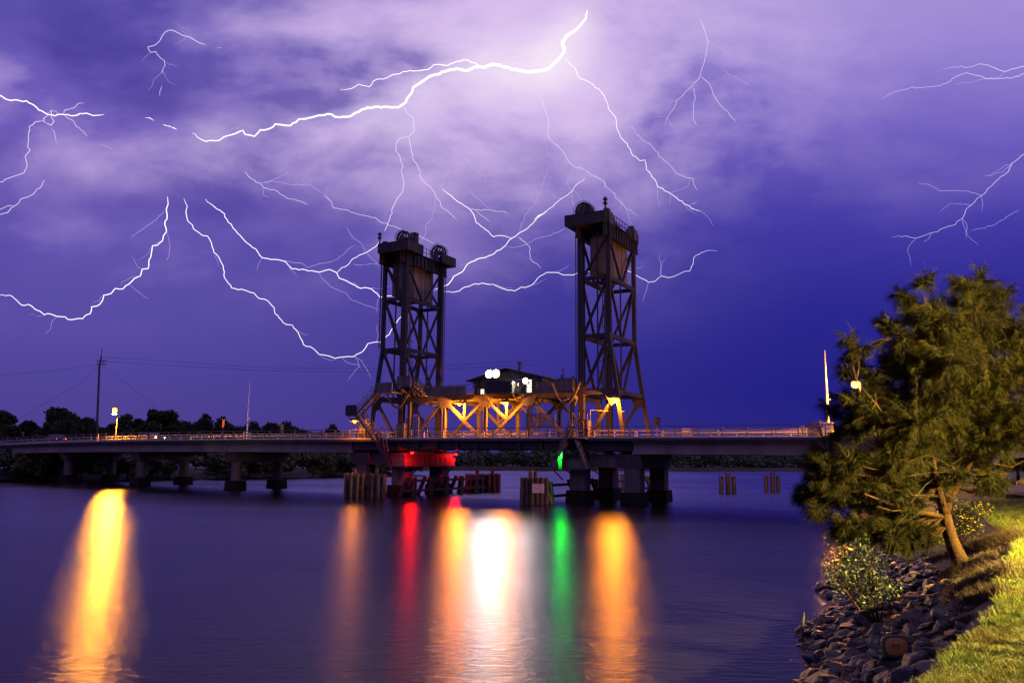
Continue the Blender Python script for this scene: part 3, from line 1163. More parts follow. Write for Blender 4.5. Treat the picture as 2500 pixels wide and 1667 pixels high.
# ------------------------------------------------------------------ control house on the lift span
ch = thing('control_house', 'gabled weatherboard control cabin on top of the lift span, under the white floodlights', 'cabin', (-.9, 3.2, ZT + .25), bridge=True)
z0 = ZT + .26
h0, h1 = -4.9, 3.1
b = MB()
zw, zp = 11.95, 12.9
ta, tb = .95, 5.6
sm = (h0 + h1) / 2
b.add([(h0, ta, z0), (h1, ta, z0), (h1, ta, zw), (sm, ta, zp), (h0, ta, zw), (h0, tb, z0), (h1, tb, z0), (h1, tb, zw), (sm, tb, zp), (h0, tb, zw)],
      [(0, 1, 2, 3, 4), (9, 8, 7, 6, 5), (0, 5, 6, 1), (1, 6, 7, 2), (4, 9, 5, 0)])
for k in range(9):
    z = z0 + .1 + k * .2
    b.box(h0 - .025, h1 + .025, ta - .03, ta - .002, z, z + .03)
b.build('wall', HOUSE, ch)
b = MB()
for s0, s1, za, zb_ in ((h0 - .65, sm, zw - .17, zp + .02), (h1 + .65, sm, zw - .17, zp + .02)):
    b.hexa([(s0, ta - .7, za), (s1, ta - .7, zb_), (s1, tb + .6, zb_), (s0, tb + .6, za)],
           [(s0, ta - .7, za + .1), (s1, ta - .7, zb_ + .1), (s1, tb + .6, zb_ + .1), (s0, tb + .6, za + .1)])
rf = b.build('roof', ROOFM, ch)
b = MB()
b.tube([(-.3, 2.2, 12.9), (-.3, 2.2, 13.6)], .16, 8)
b.tube([(-.3, 2.2, 13.6), (-.3, 2.2, 13.75)], .26, 8)
b.build('vent_cowl', DARKM, rf)
for s0, s1, za, zb_, lit in ((-4.1, -3.3, 10.5, 11.0, True), (-2.75, -2.5, 10.55, 11.6, True), (-1.2, .9, 11.25, 11.75, False), (1.2, 1.75, 10.5, 11.75, True), (-2.3, -1.5, 11.2, 11.7, False)):
    fm = MB()
    e = .06
    fm.box(s0 - e, s1 + e, ta - .05, ta - .031, za - e, za)
    fm.box(s0 - e, s1 + e, ta - .05, ta - .031, zb_, zb_ + e)
    fm.box(s0 - e, s0, ta - .05, ta - .031, za, zb_)
    fm.box(s1, s1 + e, ta - .05, ta - .031, za, zb_)
    fr = fm.build('window', WHITEP, ch)
    p = MB()
    p.box(s0, s1, ta - .04, ta - .034, za, zb_)
    p.build('pane', E_WIN if lit else GLASS, fr)
b = MB()          # balcony in front
b.box(-2.35, .75, -1.3, .7, z0 - .02, z0 + .06)
b.build('balcony_floor', STEEL, ch)
b = MB()
b.box(-2.35, .75, -1.32, -1.29, z0 + .08, z0 + 1.12)
b.box(-2.37, -2.34, -1.28, .7, z0 + .08, z0 + 1.12)
b.box(.74, .77, -1.28, .7, z0 + .08, z0 + 1.12)
for k in range(5):
    s = -2.35 + 3.1 * k / 4
    b.bar((s, -1.34, z0), (s, -1.34, z0 + 1.18), .06)
b.bar((-2.35, -1.34, z0 + 1.17), (.75, -1.34, z0 + 1.17), .07)
b.build('balcony_railing', STEEL, ch)
b = MB()
for s in (-2.35, -.8, .75):
    b.bar((s, -1.2, z0 - .05), (s, -.1, z0 - .75), .09)
b.build('balcony_bracket', STEEL, ch)


def lamp(name, label, cat, s, t, z, r, face, group=None, hood=True, arm=(0, .35, .25)):
    o = thing(name, label, cat, (s, t, z), group=group, bridge=True)
    b = MB()
    b.ball((s, t, z), r, 2)
    b.build('bulb', face, o, smooth=True)
    bulb_light(o, (s, t, z - r * 1.3), r, face)
    if hood:
        b = MB()
        b.tube([(s, t, z + r * .12), (s, t, z + r * 1.1), (s, t, z + r * 1.6)], [r * 3.0, r * 2.2, r * .5], 14, cap=False)
        b.bar((s, t, z + r * 1.4), (s + arm[0], t + arm[1], z + arm[2] + r), .06)
        b.build('lamp_hood', DARKM, o)
    return o


g = 'orange sodium lamps on the bridge steelwork'
lamp('bridge_lamp', 'orange lamp under the top chord left of the control cabin', 'lamp', -5.85, -.42, 9.42, .17, E_SOD, g)
lamp('bridge_lamp', 'orange lamp under the top chord right below the control cabin', 'lamp', -.62, -.42, 9.42, .16, E_SOD, g)
lamp('bridge_lamp', 'orange lamp at the head of the splayed leg of the right tower', 'lamp', 11.05, -.62, 9.5, .18, E_SOD, g)
lamp('bridge_lamp', 'orange lamp hidden below the stair landing of the left tower', 'lamp', -17.5, -2.75, 7.75, .19, E_SOD_S, g, arm=(0, .3, .3))


def flood(label, s, t, z, n, sc):
    o = thing('floodlight', label, 'floodlight', (s, t, z), group='white floodlights on the control cabin', bridge=True)
    for k in range(n):
        x = s + (k - (n - 1) / 2) * sc * .98
        b = MB()
        b.hexa([(x - sc * .35, t + .35, z - sc * .3), (x + sc * .35, t + .35, z - sc * .3), (x + sc * .35, t + .35, z + sc * .3), (x - sc * .35, t + .35, z + sc * .3)],
               [(x - sc * .55, t, z - sc * .5), (x + sc * .55, t, z - sc * .5), (x + sc * .55, t, z + sc * .5), (x - sc * .55, t, z + sc * .5)])
        b.build('housing', DARKM, o)
        b = MB()
        nn = 12
        vs = [(x, t - .16, z)]
        for rr, d in ((sc * .5, -.03), (sc * .3, -.12)):
            for i in range(nn):
                an = 2 * math.pi * i / nn
                vs.append((x + rr * math.cos(an), t + d, z + rr * math.sin(an)))
        fs = []
        for i in range(nn):
            j = (i + 1) % nn
            fs.append((1 + i, 1 + j, 1 + nn + j, 1 + nn + i))
            fs.append((1 + nn + i, 1 + nn + j, 0))
        b.add(vs, fs)
        b.build('lens', E_WHITE, o, smooth=True)
        bulb_light(o, (x, t - .16 - sc * .42, z), sc * .36, E_WHITE, 165)
    b = MB()
    b.bar((s, t + .3, z), (s, t + 1.0, z - .3), .08)
    b.build('bracket', DARKM, o)


flood('big blinding white floodlight pair at the gable of the control cabin', -2.15, -.1, 12.4, 2, .8)
flood('smaller white floodlight on the right end of the control cabin', 1.6, -.1, 11.55, 1, .55)

# signal on the cabin corner
def signal(label, s, t, z, h, post_to=None, fy=-1):
    o = thing('traffic_signal', label, 'traffic signal', (s, t, z), group='dark traffic signals on the bridge', bridge=True)
    b = MB()
    b.box(s - .17, s + .17, t - .12, t + .12, z, z + h)
    b.build('signal_head', BLACKP, o)
    for k in range(3):
        v = MB()
        zc = z + h * (k + .5) / 3
        v.tube([(s + fy * .17, t, zc), (s + fy * .42, t, zc - .02)], h * .13, 9)
        v.build('visor', BLACKP, o)
    if post_to is not None:
        b = MB()
        b.tube([(s, t + .2, post_to), (s, t + .2, z + h * .9)], .05, 8)
        b.bar((s, t, z + h * .5), (s, t + .2, z + h * .5), .06)
        b.build('post', RAILM, o)


signal('black three-light signal on the left corner of the control cabin', -4.35, .55, 11.1, 1.0, z0, -1)
signal('black three-light signal standing right of the right tower leg', 12.15, 8.2, 7.25, .95, DZ, 1)
signal('black signal head on a thin post over the left approach railing', -38.3, 8.0, 7.0, 1.1, DZ - .05, -1)

# ------------------------------------------------------------------ stairs, landings, navigation platforms
st = thing('access_stairs', 'steel access stairs zigzagging up the left tower foot, lit orange from below', 'stairs', (-16.5, -2.3, 3.1), bridge=True)


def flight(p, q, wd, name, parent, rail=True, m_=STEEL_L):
    p, q = Vector(p), Vector(q)
    b = MB()
    for dt in (-wd / 2, wd / 2):
        o_ = Vector((0, dt, 0))
        b.bar(p + o_, q + o_, .06, .24)
    n = max(3, int(abs(q.z - p.z) / .2))
    for i in range(n + 1):
        c = p.lerp(q, i / n)
        b.box(c.x - .12, c.x + .12, c.y - wd / 2 + .03, c.y + wd / 2 - .03, c.z - .02, c.z + .02)
    f_ = b.build(name, m_, parent)
    if rail:
        b = MB()
        for dt in (-wd / 2, wd / 2):
            for z in (.5, .95):
                b.bar(p + Vector((0, dt, z)), q + Vector((0, dt, z)), .045)
            k = 7
            for i in range(k + 1):
                c = p.lerp(q, i / k) + Vector((0, dt, 0))
                b.bar(c, c + Vector((0, 0, .95)), .04)
        b.build('handrail', m_, parent)
    return f_


flight((-17.3, -2.4, 8.4), (-14.6, -2.4, 10.7), .9, 'upper_flight', st)
flight((-17.1, -2.45, 8.35), (-14.6, -2.45, 5.6), .9, 'lower_flight', st)
flight((-14.55, -2.4, 5.5), (-13.1, -2.2, 3.2), .7, 'ladder_flight', st, m_=STEEL)
b = MB()
b.box(-18.6, -17.0, -2.9, -1.4, 8.33, 8.41)
b.build('landing', STEEL, st)
b = MB()
b.box(-18.6, -17.2, -2.92, -2.89, 8.43, 9.4)
b.box(-18.62, -18.59, -2.9, -1.4, 8.43, 9.4)
for s in (-18.6, -17.9, -17.2):
    b.bar((s, -2.93, 8.35), (s, -2.93, 9.45), .06)
b.bar((-18.6, -2.93, 9.44), (-17.2, -2.93, 9.44), .06)
b.build('landing_screen', STEEL, st)
b = MB()
for s in (-18.3, -17.4):
    b.bar((s, -1.45, 8.3), (s, -1.45, DZ - .1), .1)
    b.bar((s, -2.8, 8.3), (s, -1.5, 7.2), .08)
b.build('landing_post', STEEL, st)
b = MB()
b.box(-14.7, -12.6, -2.85, -1.0, 10.62, 10.7)
b.box(-12.6, -10.9, -2.0, -.3, 11.3, 11.38)
b.build('upper_landing', STEEL_L, st)
b = MB()
b.box(-14.7, -12.6, -2.87, -2.84, 10.72, 11.7)
b.box(-12.6, -10.9, -2.02, -1.99, 11.4, 12.35)
for s in (-14.7, -13.6, -12.6):
    b.bar((s, -2.88, 10.6), (s, -2.88, 11.75), .05)
for s in (-12.6, -11.7, -10.9):
    b.bar((s, -2.03, 11.3), (s, -2.03, 12.4), .05)
b.bar((-12.6, -2.03, 12.38), (-10.9, -2.03, 12.38), .05)
b.build('upper_screen', STEEL_L, st)
flight((-10.9, -1.2, 11.3), (-9.6, -1.2, 10.32), .8, 'short_flight', st)
b = MB()
for s in (-12.4, -11.1):
    b.bar((s, -1.9, 11.3), (s, -.7, 10.3), .1)
    b.bar((s, -1.9, 11.3), (s + .6, -.7, 10.3), .07)
b.build('bracket', STEEL_L, st)
b = MB()
for s in (-13.75, -13.35):
    b.bar((s - .25, -2.7, 7.1), (s + .35, -2.7, 4.6), .06)
for k in range(7):
    a = k / 6
    b.bar((-13.99 + .6 * a, -2.7, 7.0 - 2.4 * a), (-13.6 + .6 * a, -2.7, 7.0 - 2.4 * a), .04)
b.build('cage_ladder', STEEL_L, st)


def screen(label, s0, s1, z0_, z1_, t, m_=STEEL_L):
    o = thing('safety_screen', label, 'screen', ((s0 + s1) / 2, t, DZ), group='mesh safety screens beside the roadway', bridge=True)
    b = MB()
    for s in (s0, (s0 + s1) / 2, s1):
        b.bar((s, t, DZ), (s, t, z1_), .07)
    b.bar((s0, t, z1_), (s1, t, z1_), .06)
    b.bar((s0, t, z0_), (s1, t, z0_), .06)
    b.build('frame', m_, o)
    b = MB()
    n = int((s1 - s0) / .09)
    for k in range(n):
        s = s0 + (s1 - s0) * (k + .5) / n
        b.box(s - .02, s + .02, t - .012, t + .012, z0_, z1_)
    b.build('mesh_panel', m_, o)


screen('mesh safety screen behind the left tower stairs', -13.1, -10.9, 6.95, 8.1, .55)
screen('orange-lit mesh safety screen on the railing left of the right tower', 2.6, 5.6, 6.95, 8.15, -1.75)
o = thing('gate_post', 'bright orange-lit hollow gate frame standing left of the truss', 'gate', (-11.0, -.6, DZ), bridge=True)
b = MB()
for s in (-11.25, -10.75):
    b.bar((s, -.6, DZ), (s, -.6, 8.2), .1)
b.bar((-11.3, -.6, 8.2), (-10.7, -.6, 8.2), .1)
b.bar((-11.3, -.6, 6.95), (-10.7, -.6, 6.95), .1)
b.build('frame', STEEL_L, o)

st2 = thing('access_stairs', 'orange-lit ladder cage leading from the deck down to the green lamp platform', 'stairs', (7.5, -2.3, 3.0), bridge=True)
flight((7.7, -2.5, 6.6), (6.6, -2.6, 4.2), .8, 'ladder_flight', st2)
flight((8.1, -2.5, 5.9), (9.3, -2.5, 3.1), .6, 'lower_flight', st2, rail=False)
b = MB()
b.box(7.0, 9.2, -2.9, -2.0, DZ - .1, DZ - .02)
b.build('landing', STEEL, st2)
b = MB()
for s in (7.5, 8.2, 9.0):
    b.bar((s, -2.0, DZ), (s, -2.0, 8.3), .06)
    b.bar((s, -2.85, DZ), (s, -2.85, 7.4), .05)
for z in (6.9, 7.6, 8.3):
    b.bar((7.5, -2.0, z), (9.0, -2.0, z), .05)
b.bar((7.5, -2.0, 8.2), (9.0, -2.0, 6.9), .05)
b.bar((9.0, -2.0, 8.2), (7.8, -2.0, 6.9), .05)
b.bar((9.3, -2.0, DZ), (9.3, -2.0, 8.4), .07)
b.bar((9.3, -2.0, 8.4), (10.4, -.4, 8.4), .06)
b.bar((12.3, -1.2, DZ), (12.3, -1.2, 8.3), .06)
b.bar((11.6, -.3, 8.3), (12.3, -1.2, 8.3), .06)
b.build('frame', STEEL_L, st2)
b = MB()
b.box(8.3, 9.0, -1.7, -1.1, DZ + .05, 7.5)
b.build('equipment_cabinet', STEEL_L, st2)
o = thing('equipment_cabinet', 'orange-lit metal cabinet on the deck at the left tower leg', 'cabinet', (-13.0, -.9, DZ), bridge=True)
b = MB()
b.box(-13.3, -12.3, -1.0, -.5, DZ + .13, 7.5)
b.build('cabinet_body', STEEL_L, o)
b = MB()
b.box(-13.2, -12.85, -1.02, -1.001, DZ + .25, 7.4)
b.box(-12.75, -12.4, -1.02, -1.001, DZ + .25, 7.4)
b.build('cabinet_door', STEEL_L, o)
o = thing('equipment_cabinet', 'orange-lit box under the stair landing, left of the left tower', 'cabinet', (-18.0, -1.2, DZ), bridge=True)
b = MB()
b.box(-18.3, -17.5, -1.0, -.5, DZ + .13, 7.3)
b.box(-18.35, -17.45, -1.05, -.45, 7.3, 7.36)
b.build('cabinet_body', STEEL_L, o)


def nav_platform(label, s0, s1, t0, t1, z, q):
    o = thing('navigation_platform', label, 'platform', ((s0 + s1) / 2, t0, z), group='railed platforms round the channel piers', bridge=True)
    b = MB()
    b.box(s0, s1, t0, t0 + 1.0, z, z + .1)
    e0, e1 = (s1 - .9, s1) if q > 0 else (s0, s0 + .9)
    b.box(e0, e1, t0 + 1.0, t1, z, z + .1)
    b.build('walkway_floor', STEEL, o)
    b = MB()
    es = s1 if q > 0 else s0
    for zz in (.5, .95):
        b.bar((s0, t0, z + zz), (s1, t0, z + zz), .05)
        b.bar((es, t0, z + zz), (es, t1, z + zz), .05)
    n = 8
    for k in range(n + 1):
        s = s0 + (s1 - s0) * k / n
        b.bar((s, t0, z), (s, t0, z + .98), .05)
    n = 10
    for k in range(n + 1):
        t = t0 + (t1 - t0) * k / n
        b.bar((es, t, z), (es, t, z + .98), .07)
    b.build('platform_railing', STEEL_L, o)
    b = MB()
    b.box(es - .012, es + .012, t0 + .1, t1 - .1, z + .12, z + .85)
    b.box(s0 + .1, s1 - .1, t0 - .012, t0 + .012, z + .12, z + .85)
    b.build('mesh_infill', STEEL_L, o)
    b = MB()
    for t in (t0 + .2, 1.2, t1 - .3):
        sa = es
        b.bar((sa, t, z - .02), (sa - q * 1.0, t, z - .95), .1)
    b.build('bracket', STEEL, o)


nav_platform('railed platform glowing red round the channel side of the left tower pier', -14.0, -11.8, -1.4, 8.2, 3.0, 1)
nav_platform('railed platform below the green lamp on the channel side of the right tower pier', 5.4, 8.7, -1.9, 8.2, 3.0, -1)
g = 'navigation lamps of the lift span'
lamp('navigation_lamp', 'red navigation lamp at the near corner of the left tower pier', 'lamp', -10.75, -1.6, 4.50, .15, E_RED, g, True, (-.9, .5, .2))
lamp('navigation_lamp', 'red navigation lamp at the far corner of the left tower pier', 'lamp', -11.45, 7.9, 4.42, .15, E_RED, g, True, (0, .5, .2))
lamp('navigation_lamp', 'bright green navigation lamp at the near corner of the right tower pier', 'lamp', 6.45, -2.25, 4.52, .16, E_GREEN, g, True, (.4, .3, .2))
o = thing('added_light_screen', 'dark curved screen added behind the green navigation lamp to block its light', 'screen', (6.47, -2.0, 3.95), bridge=True)  # added only to keep the green light off the pier and platform
b = MB()
vs = []
for j in range(2):
    for i in range(9):
        an = math.pi * (-.25 + 1.5 * i / 8)
        vs.append((6.47 + .26 * math.cos(an), -2.25 + .26 * math.sin(an), 3.05 + 1.95 * j))
b.add(vs, [(i, i + 1, 10 + i, 9 + i) for i in range(8)])
b.build('plate', DARKM, o)
b = MB()
b.bar((6.47, -1.97, 3.0), (6.47, -1.97, 4.7), .07)
b.build('post', DARKM, o)
lamp('navigation_lamp', 'dim green navigation lamp far behind the right tower pier', 'lamp', 5.75, 7.6, 4.85, .09, E_GREEN2, g, True, (.3, 0, .1))
# ------------------------------------------------------------------ dolphins, fenders, danger sign
def px_water(x, y):
    r = ray(x, y)
    k = -EYE.z / r.z
    return EYE + r * k


DOLG = 'timber fender pile clusters in the river'


def dolphin(label, piles, cx, cy, band=None):
    """piles: (x, y, top, diameter)"""
    o = thing('pile_cluster', label, 'pile cluster', (cx, cy, 0), group=DOLG)
    rr = random.Random(int(cx * 31 + cy * 7))
    for x, y, zt, d in piles:
        b = MB()
        n = 12
        pts, rad = [], []
        lx, ly = rr.uniform(-.04, .04), rr.uniform(-.04, .04)
        for k in range(7):
            a = k / 6
            pts.append((x + lx * (1 - a), y + ly * (1 - a), -1.9 + (zt + 1.9) * a))
            rad.append(d / 2 * (1.05 - .08 * a) * rr.uniform(.95, 1.05))
        b.tube(pts, rad, n)
        b.build('pile', TIMBER, o)
    for z, in band or ():
        b = MB()
        c = Vector((sum(p[0] for p in piles) / len(piles), sum(p[1] for p in piles) / len(piles), z))
        an = sorted(((math.atan2(p[1] - c.y, p[0] - c.x), p) for p in piles), key=lambda q: q[0])
        pts = []
        for a_, p in an:
            dv = Vector((p[0] - c.x, p[1] - c.y, 0)).normalized() * (p[3] / 2 + .02)
            pts.append(Vector((p[0], p[1], z)) + dv)
        pts.append(pts[0])
        b.tube(pts, .03, 5)
        b.build('wire_band', WIRE, o)
    return o


def cl(cx, cy, n, r, zt, d, tall=(), seed=1, sq=.75):
    rr = random.Random(seed)
    out = []
    for k in range(n):
        a = 2 * math.pi * (k + .35) / n
        out.append((cx + r * math.cos(a), cy + r * sq * math.sin(a), zt + rr.uniform(-.07, .07), d * rr.uniform(.9, 1.1)))
    for dx in tall:
        out.append((cx + dx, cy, zt + .5, d))
    return out


dolphin('orange-lit fender piles by the left tower, left one of the front pair', cl(-15.75, 81.8, 9, .93, 2.33, .38, (-.05,), 3), -15.75, 81.8, ((2.1,), (0.9,)))
dolphin('orange-lit fender piles by the left tower, right one of the front pair', cl(-13.55, 82.0, 8, .80, 2.33, .38, (-.05,), 4), -13.55, 82.0, ((2.1,), (0.9,)))
front = [(x, 71.9 + dy_, zt, .41) for x, dy_, zt in ((1.02, .0, 2.33), (1.43, -.1, 2.34), (1.86, -.22, 2.28), (2.3, -.2, 2.32), (2.72, -.1, 2.33), (3.16, .05, 2.33))]
front += [(1.75, .25 + 72.0, 2.86, .4), (2.22, 72.25, 2.86, .4), (1.3, 72.7, 2.3, .4), (2.7, 72.7, 2.3, .4)]
dolphin('cluster of fender piles in midstream carrying the danger sign', front, 2.05, 72.2, ((2.12,),))
dolphin('weathered fender piles behind the left tower pier, the nearer cluster', cl(-4.35, 97.4, 9, .95, 2.1, .42, (.3,), 6), -4.35, 97.4, ((1.9,),))
dolphin('weathered fender piles behind the left tower pier, the farther pale cluster', cl(-2.35, 98.9, 9, .95, 2.1, .42, (.1,), 7), -2.35, 98.9, ((1.9,),))
dolphin('dark fender piles glimpsed between the columns of the right tower piers', cl(14.6, 107.4, 7, .75, 2.1, .42, (-.5,), 8), 14.6, 107.4, ((1.9,),))
for (xa, ya, lab) in ((1777, 1202, 'cluster of three old piles alone in the river, the one nearer the bridge pier'), (1886, 1199, 'cluster of three old piles alone in the river, the one nearer the casuarina')):
    c = px_water(xa, ya)
    dolphin(lab, [(c.x - .80, c.y, 2.02, .56), (c.x + .02, c.y - .1, 2.45, .62), (c.x + .78, c.y, 2.02, .56)], c.x, c.y, ((1.75,),))

# danger sign on the midstream cluster: lettering built as thin solid text
so = thing('danger_sign', 'pale rectangular board lettered DANGER and NO MOORING on the midstream piles', 'sign', (2.42, 71.42, 1.32))
b = MB()
SX0, SX1, SZ0, SZ1, SY = 1.9, 2.95, 1.0, 1.78, 71.44
b.box(SX0, SX1, SY, SY + .03, SZ0, SZ1)
b.build('board', SIGNW, so)
b = MB()
b.box(SX0 + .1, SX0 + .2, SY + .03, SY + .28, 1.2, 1.6)
b.box(SX1 - .2, SX1 - .1, SY + .03, SY + .28, 1.2, 1.6)
b.build('bracket', DARKM, so)


def text(body, size, x, y, z, m_, parent, rz=0.0, name='lettering'):
    cu = bpy.data.curves.new(name, 'FONT')
    cu.body = body
    cu.size = size
    cu.align_x = 'CENTER'
    cu.align_y = 'CENTER'
    cu.extrude = 0.003
    cu.materials.append(m_)
    tmp = bpy.data.objects.new(name, cu)
    COL.objects.link(tmp)
    dg = bpy.context.evaluated_depsgraph_get()
    me = bpy.data.meshes.new_from_object(tmp.evaluated_get(dg))
    bpy.data.objects.remove(tmp)
    ob = bpy.data.objects.new(name, me)
    COL.objects.link(ob)
    ob.parent = parent
    ob.location = Vector((x, y, z)) - BASE[parent.name]
    ob.rotation_euler = (math.pi / 2, 0, rz)
    return ob


cxs = (SX0 + SX1) / 2
text('DANGER', .2, cxs, SY - .005, 1.665, SIGNR, so)
text('KEEP CLEAR OF', .125, cxs, SY - .005, 1.465, SIGNK, so)
text('FENDER PILES', .125, cxs, SY - .005, 1.325, SIGNK, so)
text('NO MOORING', .165, cxs, SY - .005, 1.125, SIGNR, so)

# raking timber fenders in front of the tower piers
for (q, sf_, t0_, t1_, lab) in ((1, -11.45, -1.8, 14.5, 'dark raking timber fender along the channel side of the left tower pier'),
                                (-1, 5.6, -4.6, 24.0, 'dark raking timber fender along the channel side of the right tower pier')):
    o = thing('timber_fender', lab, 'fender', (sf_, (t0_ + t1_) / 2, 0), bridge=True)
    for z in (.45, 1.45):
        b = MB()
        b.box(sf_ - .12, sf_ + .12, t0_, t1_, z, z + .24)
        b.build('waler', TIMBER_D, o)
    n = 6
    for k in range(n):
        t = t0_ + .4 + (t1_ - t0_ - .8) * k / (n - 1)
        b = MB()
        b.tube([(sf_ - q * 1.3, t, -1.2), (sf_ + q * .05, t + .1, 2.0)], .22, 9)
        b.build('raking_pile', TIMBER if k == 0 else TIMBER_D, o)
        b = MB()
        b.hexa([(sf_ - q * .3 - .3, t + .9, -1.6), (sf_ - q * .3 + .3, t + .9, -1.6), (sf_ - q * .3 + .3, t + 1.7, -1.6), (sf_ - q * .3 - .3, t + 1.7, -1.6)],
               [(sf_ - .22, t + 1.0, 1.95), (sf_ + .22, t + 1.0, 1.95), (sf_ + .22, t + 1.5, 1.95), (sf_ - .22, t + 1.5, 1.95)])
        b.build('fender_block', TIMBER_D, o)


# ------------------------------------------------------------------ street furniture
def street_lamp(label, base, head, face, r, name='street_lamp', shield=0.0):
    o = thing(name, label, 'street lamp', base)
    bx, by, bz = base
    hx, hy, hz = head
    b = MB()
    b.tube([(bx, by, bz), (bx, by, bz + (hz - bz) * .6), (bx, by, hz + .25)], [.1, .075, .055], 8)
    b.tube([(bx, by, hz + .1), (bx + (hx - bx) * .5, by + (hy - by) * .5, hz + .42), (hx, hy, hz + r + .1)], .04, 6)
    b.build('pole', RAILM, o)
    b = MB()
    d = (Vector((hx - bx, hy - by, 0)).normalized() if (hx - bx) ** 2 + (hy - by) ** 2 > .01 else Vector((1, 0, 0))) * .36
    b.bar((hx - d.x, hy - d.y, hz + r + .08), (hx + d.x, hy + d.y, hz + r + .06), .26, .12)
    b.build('lantern', DARKM, o)
    b = MB()
    b.ball((hx, hy, hz), r, 2)
    b.build('bulb', face, o, smooth=True)
    bulb_light(o, (hx, hy, hz - r * 1.3), r, face)
    if shield:
        # curved plate added to block the light towards the trees and the bridge
        b = MB()
        R_ = r * 1.15 if shield < 1 else .7
        vs, n_ = [], 10
        for j in range(5):
            zz = hz - R_ * 2.2 + R_ * 3.3 * j / 4 if shield < 1 else hz - .62 + 1.05 * j / 4
            for i in range(n_):
                an = math.pi * (.02 + .96 * i / (n_ - 1)) if shield < 1 else math.radians(64 + 64 * i / (n_ - 1))
                vs.append((hx + R_ * math.cos(an), hy + R_ * math.sin(an), zz))
        fs = [(j * n_ + i, j * n_ + i + 1, (j + 1) * n_ + i + 1, (j + 1) * n_ + i) for j in range(4) for i in range(n_ - 1)]
        b.add(vs, fs)
        b.build('added_light_shield', DARKM, o)
    return o


# the lamps stand on the far footway of the left approach, at the right bank and in the riverside park
def on_deck(px, py, t):
    """bridge coordinates of a survey direction where it meets a line parallel to the roadway"""
    r = ray(px, py)
    k = ((OB + VB * t - EYE).dot(VB)) / r.dot(VB)
    p = EYE + r * k
    return (p - OB).dot(UB), p.z


s_l, z_l = on_deck(280, 1000, .2)
hd = Bw(s_l, .2, z_l)
bs = Bw(s_l - .45, 1.0, DZ - .3)
street_lamp('street lamp shining bright orange over the left approach', (bs.x, bs.y, bs.z), (hd.x, hd.y, hd.z), E_SOD_L, .26, shield=.0001)
s_l, z_l = on_deck(2088, 938, -1.3)
hd = Bw(s_l, -1.3, z_l)
street_lamp('small orange street lamp half hidden behind the left edge of the casuarina', (hd.x + .5, hd.y + .3, 5.8), (hd.x, hd.y, hd.z), E_SOD_R, .3)
street_lamp('warm park lamp standing on the lawn to the right', (20.0, 8.6, 2.5), (19.0, 8.6, 8.2), E_PARK, .25, 'park_lamp', shield=2)


def boom(label, px, pb, pt, t):
    s, _ = on_deck(px, pb, t)
    stp, zt = on_deck(px + (4 if px < 1000 else -8), pt, t)
    o = thing('boom_gate', label, 'boom gate', (s, t, DZ), group='raised boom gates of the lift bridge', bridge=True)
    ct = curve_t(s) * 0
    b = MB()
    b.box(s - .35, s + .35, t - .3, t + .3, DZ, DZ + 1.15)
    b.box(s - .4, s + .4, t - .34, t + .34, DZ + 1.15, DZ + 1.2)
    b.build('cabinet', WHITEP, o)
    b = MB()
    zm = DZ + 4.2
    b.tube([(s, t, DZ + .8), (s, t, zm), (s, t, zt)], [.1, .075, .035], 7)
    b.build('boom', WHITEP, o)
    b = MB()
    b.box(s - .02, s + .5, t - .05, t + .05, DZ + 3.0, DZ + 3.09)
    b.box(s - .3, s + .3, t - .22, t - .1, DZ + .3, DZ + .9)
    b.build('counter_arm', WHITEP, o)


boom('raised pale boom gate standing like a mast over the left approach', 603, 1062, 927, 7.6)
boom('raised boom gate lit bright orange next to the casuarina', 2023, 1050, 855, -.9)

o = thing('pedestrian_gate', 'orange-lit palisade gate on the right approach near the casuarina', 'gate', (26.4, -.6, DZ), bridge=True)
s0, _ = on_deck(1972, 1055, -.6)
s1, _ = on_deck(1998, 1055, -.6)
b = MB()
for z in (.25, 1.1):
    b.bar((s0, -.6, DZ + z), (s1, -.6, DZ + z), .06)
for k in range(12):
    s = s0 + (s1 - s0) * k / 11
    b.bar((s, -.6, DZ), (s, -.6, DZ + 1.25), .055)
b.build('palisade', STEEL_L, o)
b = MB()
b.bar((s0 - .4, -.6, DZ), (s0 - .4, -.6, DZ + .95), .14)
b.bar((s1 + .15, -.6, DZ), (s1 + .15, -.6, DZ + 1.35), .16)
b.build('gate_post', STEEL_L, o)

s0, z0_ = on_deck(1676, 1047, 7.9)
o = thing('small_sign', 'small pale sign in a gap of the guard rail, right of the right tower', 'sign', (s0, 7.9, DZ), bridge=True)
b = MB()
b.box(s0 - .45, s0 + .45, 7.88, 7.92, DZ + .35, DZ + 1.15)
b.build('plate', SIGNW, o)
b = MB()
b.bar((s0 - .3, 7.93, DZ), (s0 - .3, 7.93, DZ + 1.1), .05)
b.bar((s0 + .3, 7.93, DZ), (s0 + .3, 7.93, DZ + 1.1), .05)
b.build('leg', RAILM, o)
s0, z0_ = on_deck(546, 1033, 8.3)
o = thing('small_sign', 'small dark red sign on a thin post by the left approach', 'sign', (s0, 8.3, DZ), bridge=True)
b = MB()
b.tube([(s0, 8.3, DZ - .1), (s0, 8.3, z0_ + .5)], .04, 6)
b.build('post', RAILM, o)
b = MB()
b.box(s0 - .22, s0 + .22, 8.24, 8.26, z0_ - .6, z0_ + .5)
b.build('plate', SIGNR, o)
p0 = at(2430, 1120, 38)
o = thing('small_sign', 'small white sign on a post by the side road right of the casuarina', 'sign', (p0.x, p0.y, 2.5))
b = MB()
b.tube([(p0.x, p0.y + .05, 2.3), (p0.x, p0.y + .05, p0.z + .12)], .03, 6)
b.build('post', RAILM, o)
b = MB()
b.box(p0.x - .17, p0.x + .17, p0.y - .02, p0.y, p0.z - .15, p0.z + .14)
b.build('plate', WHITEP, o)
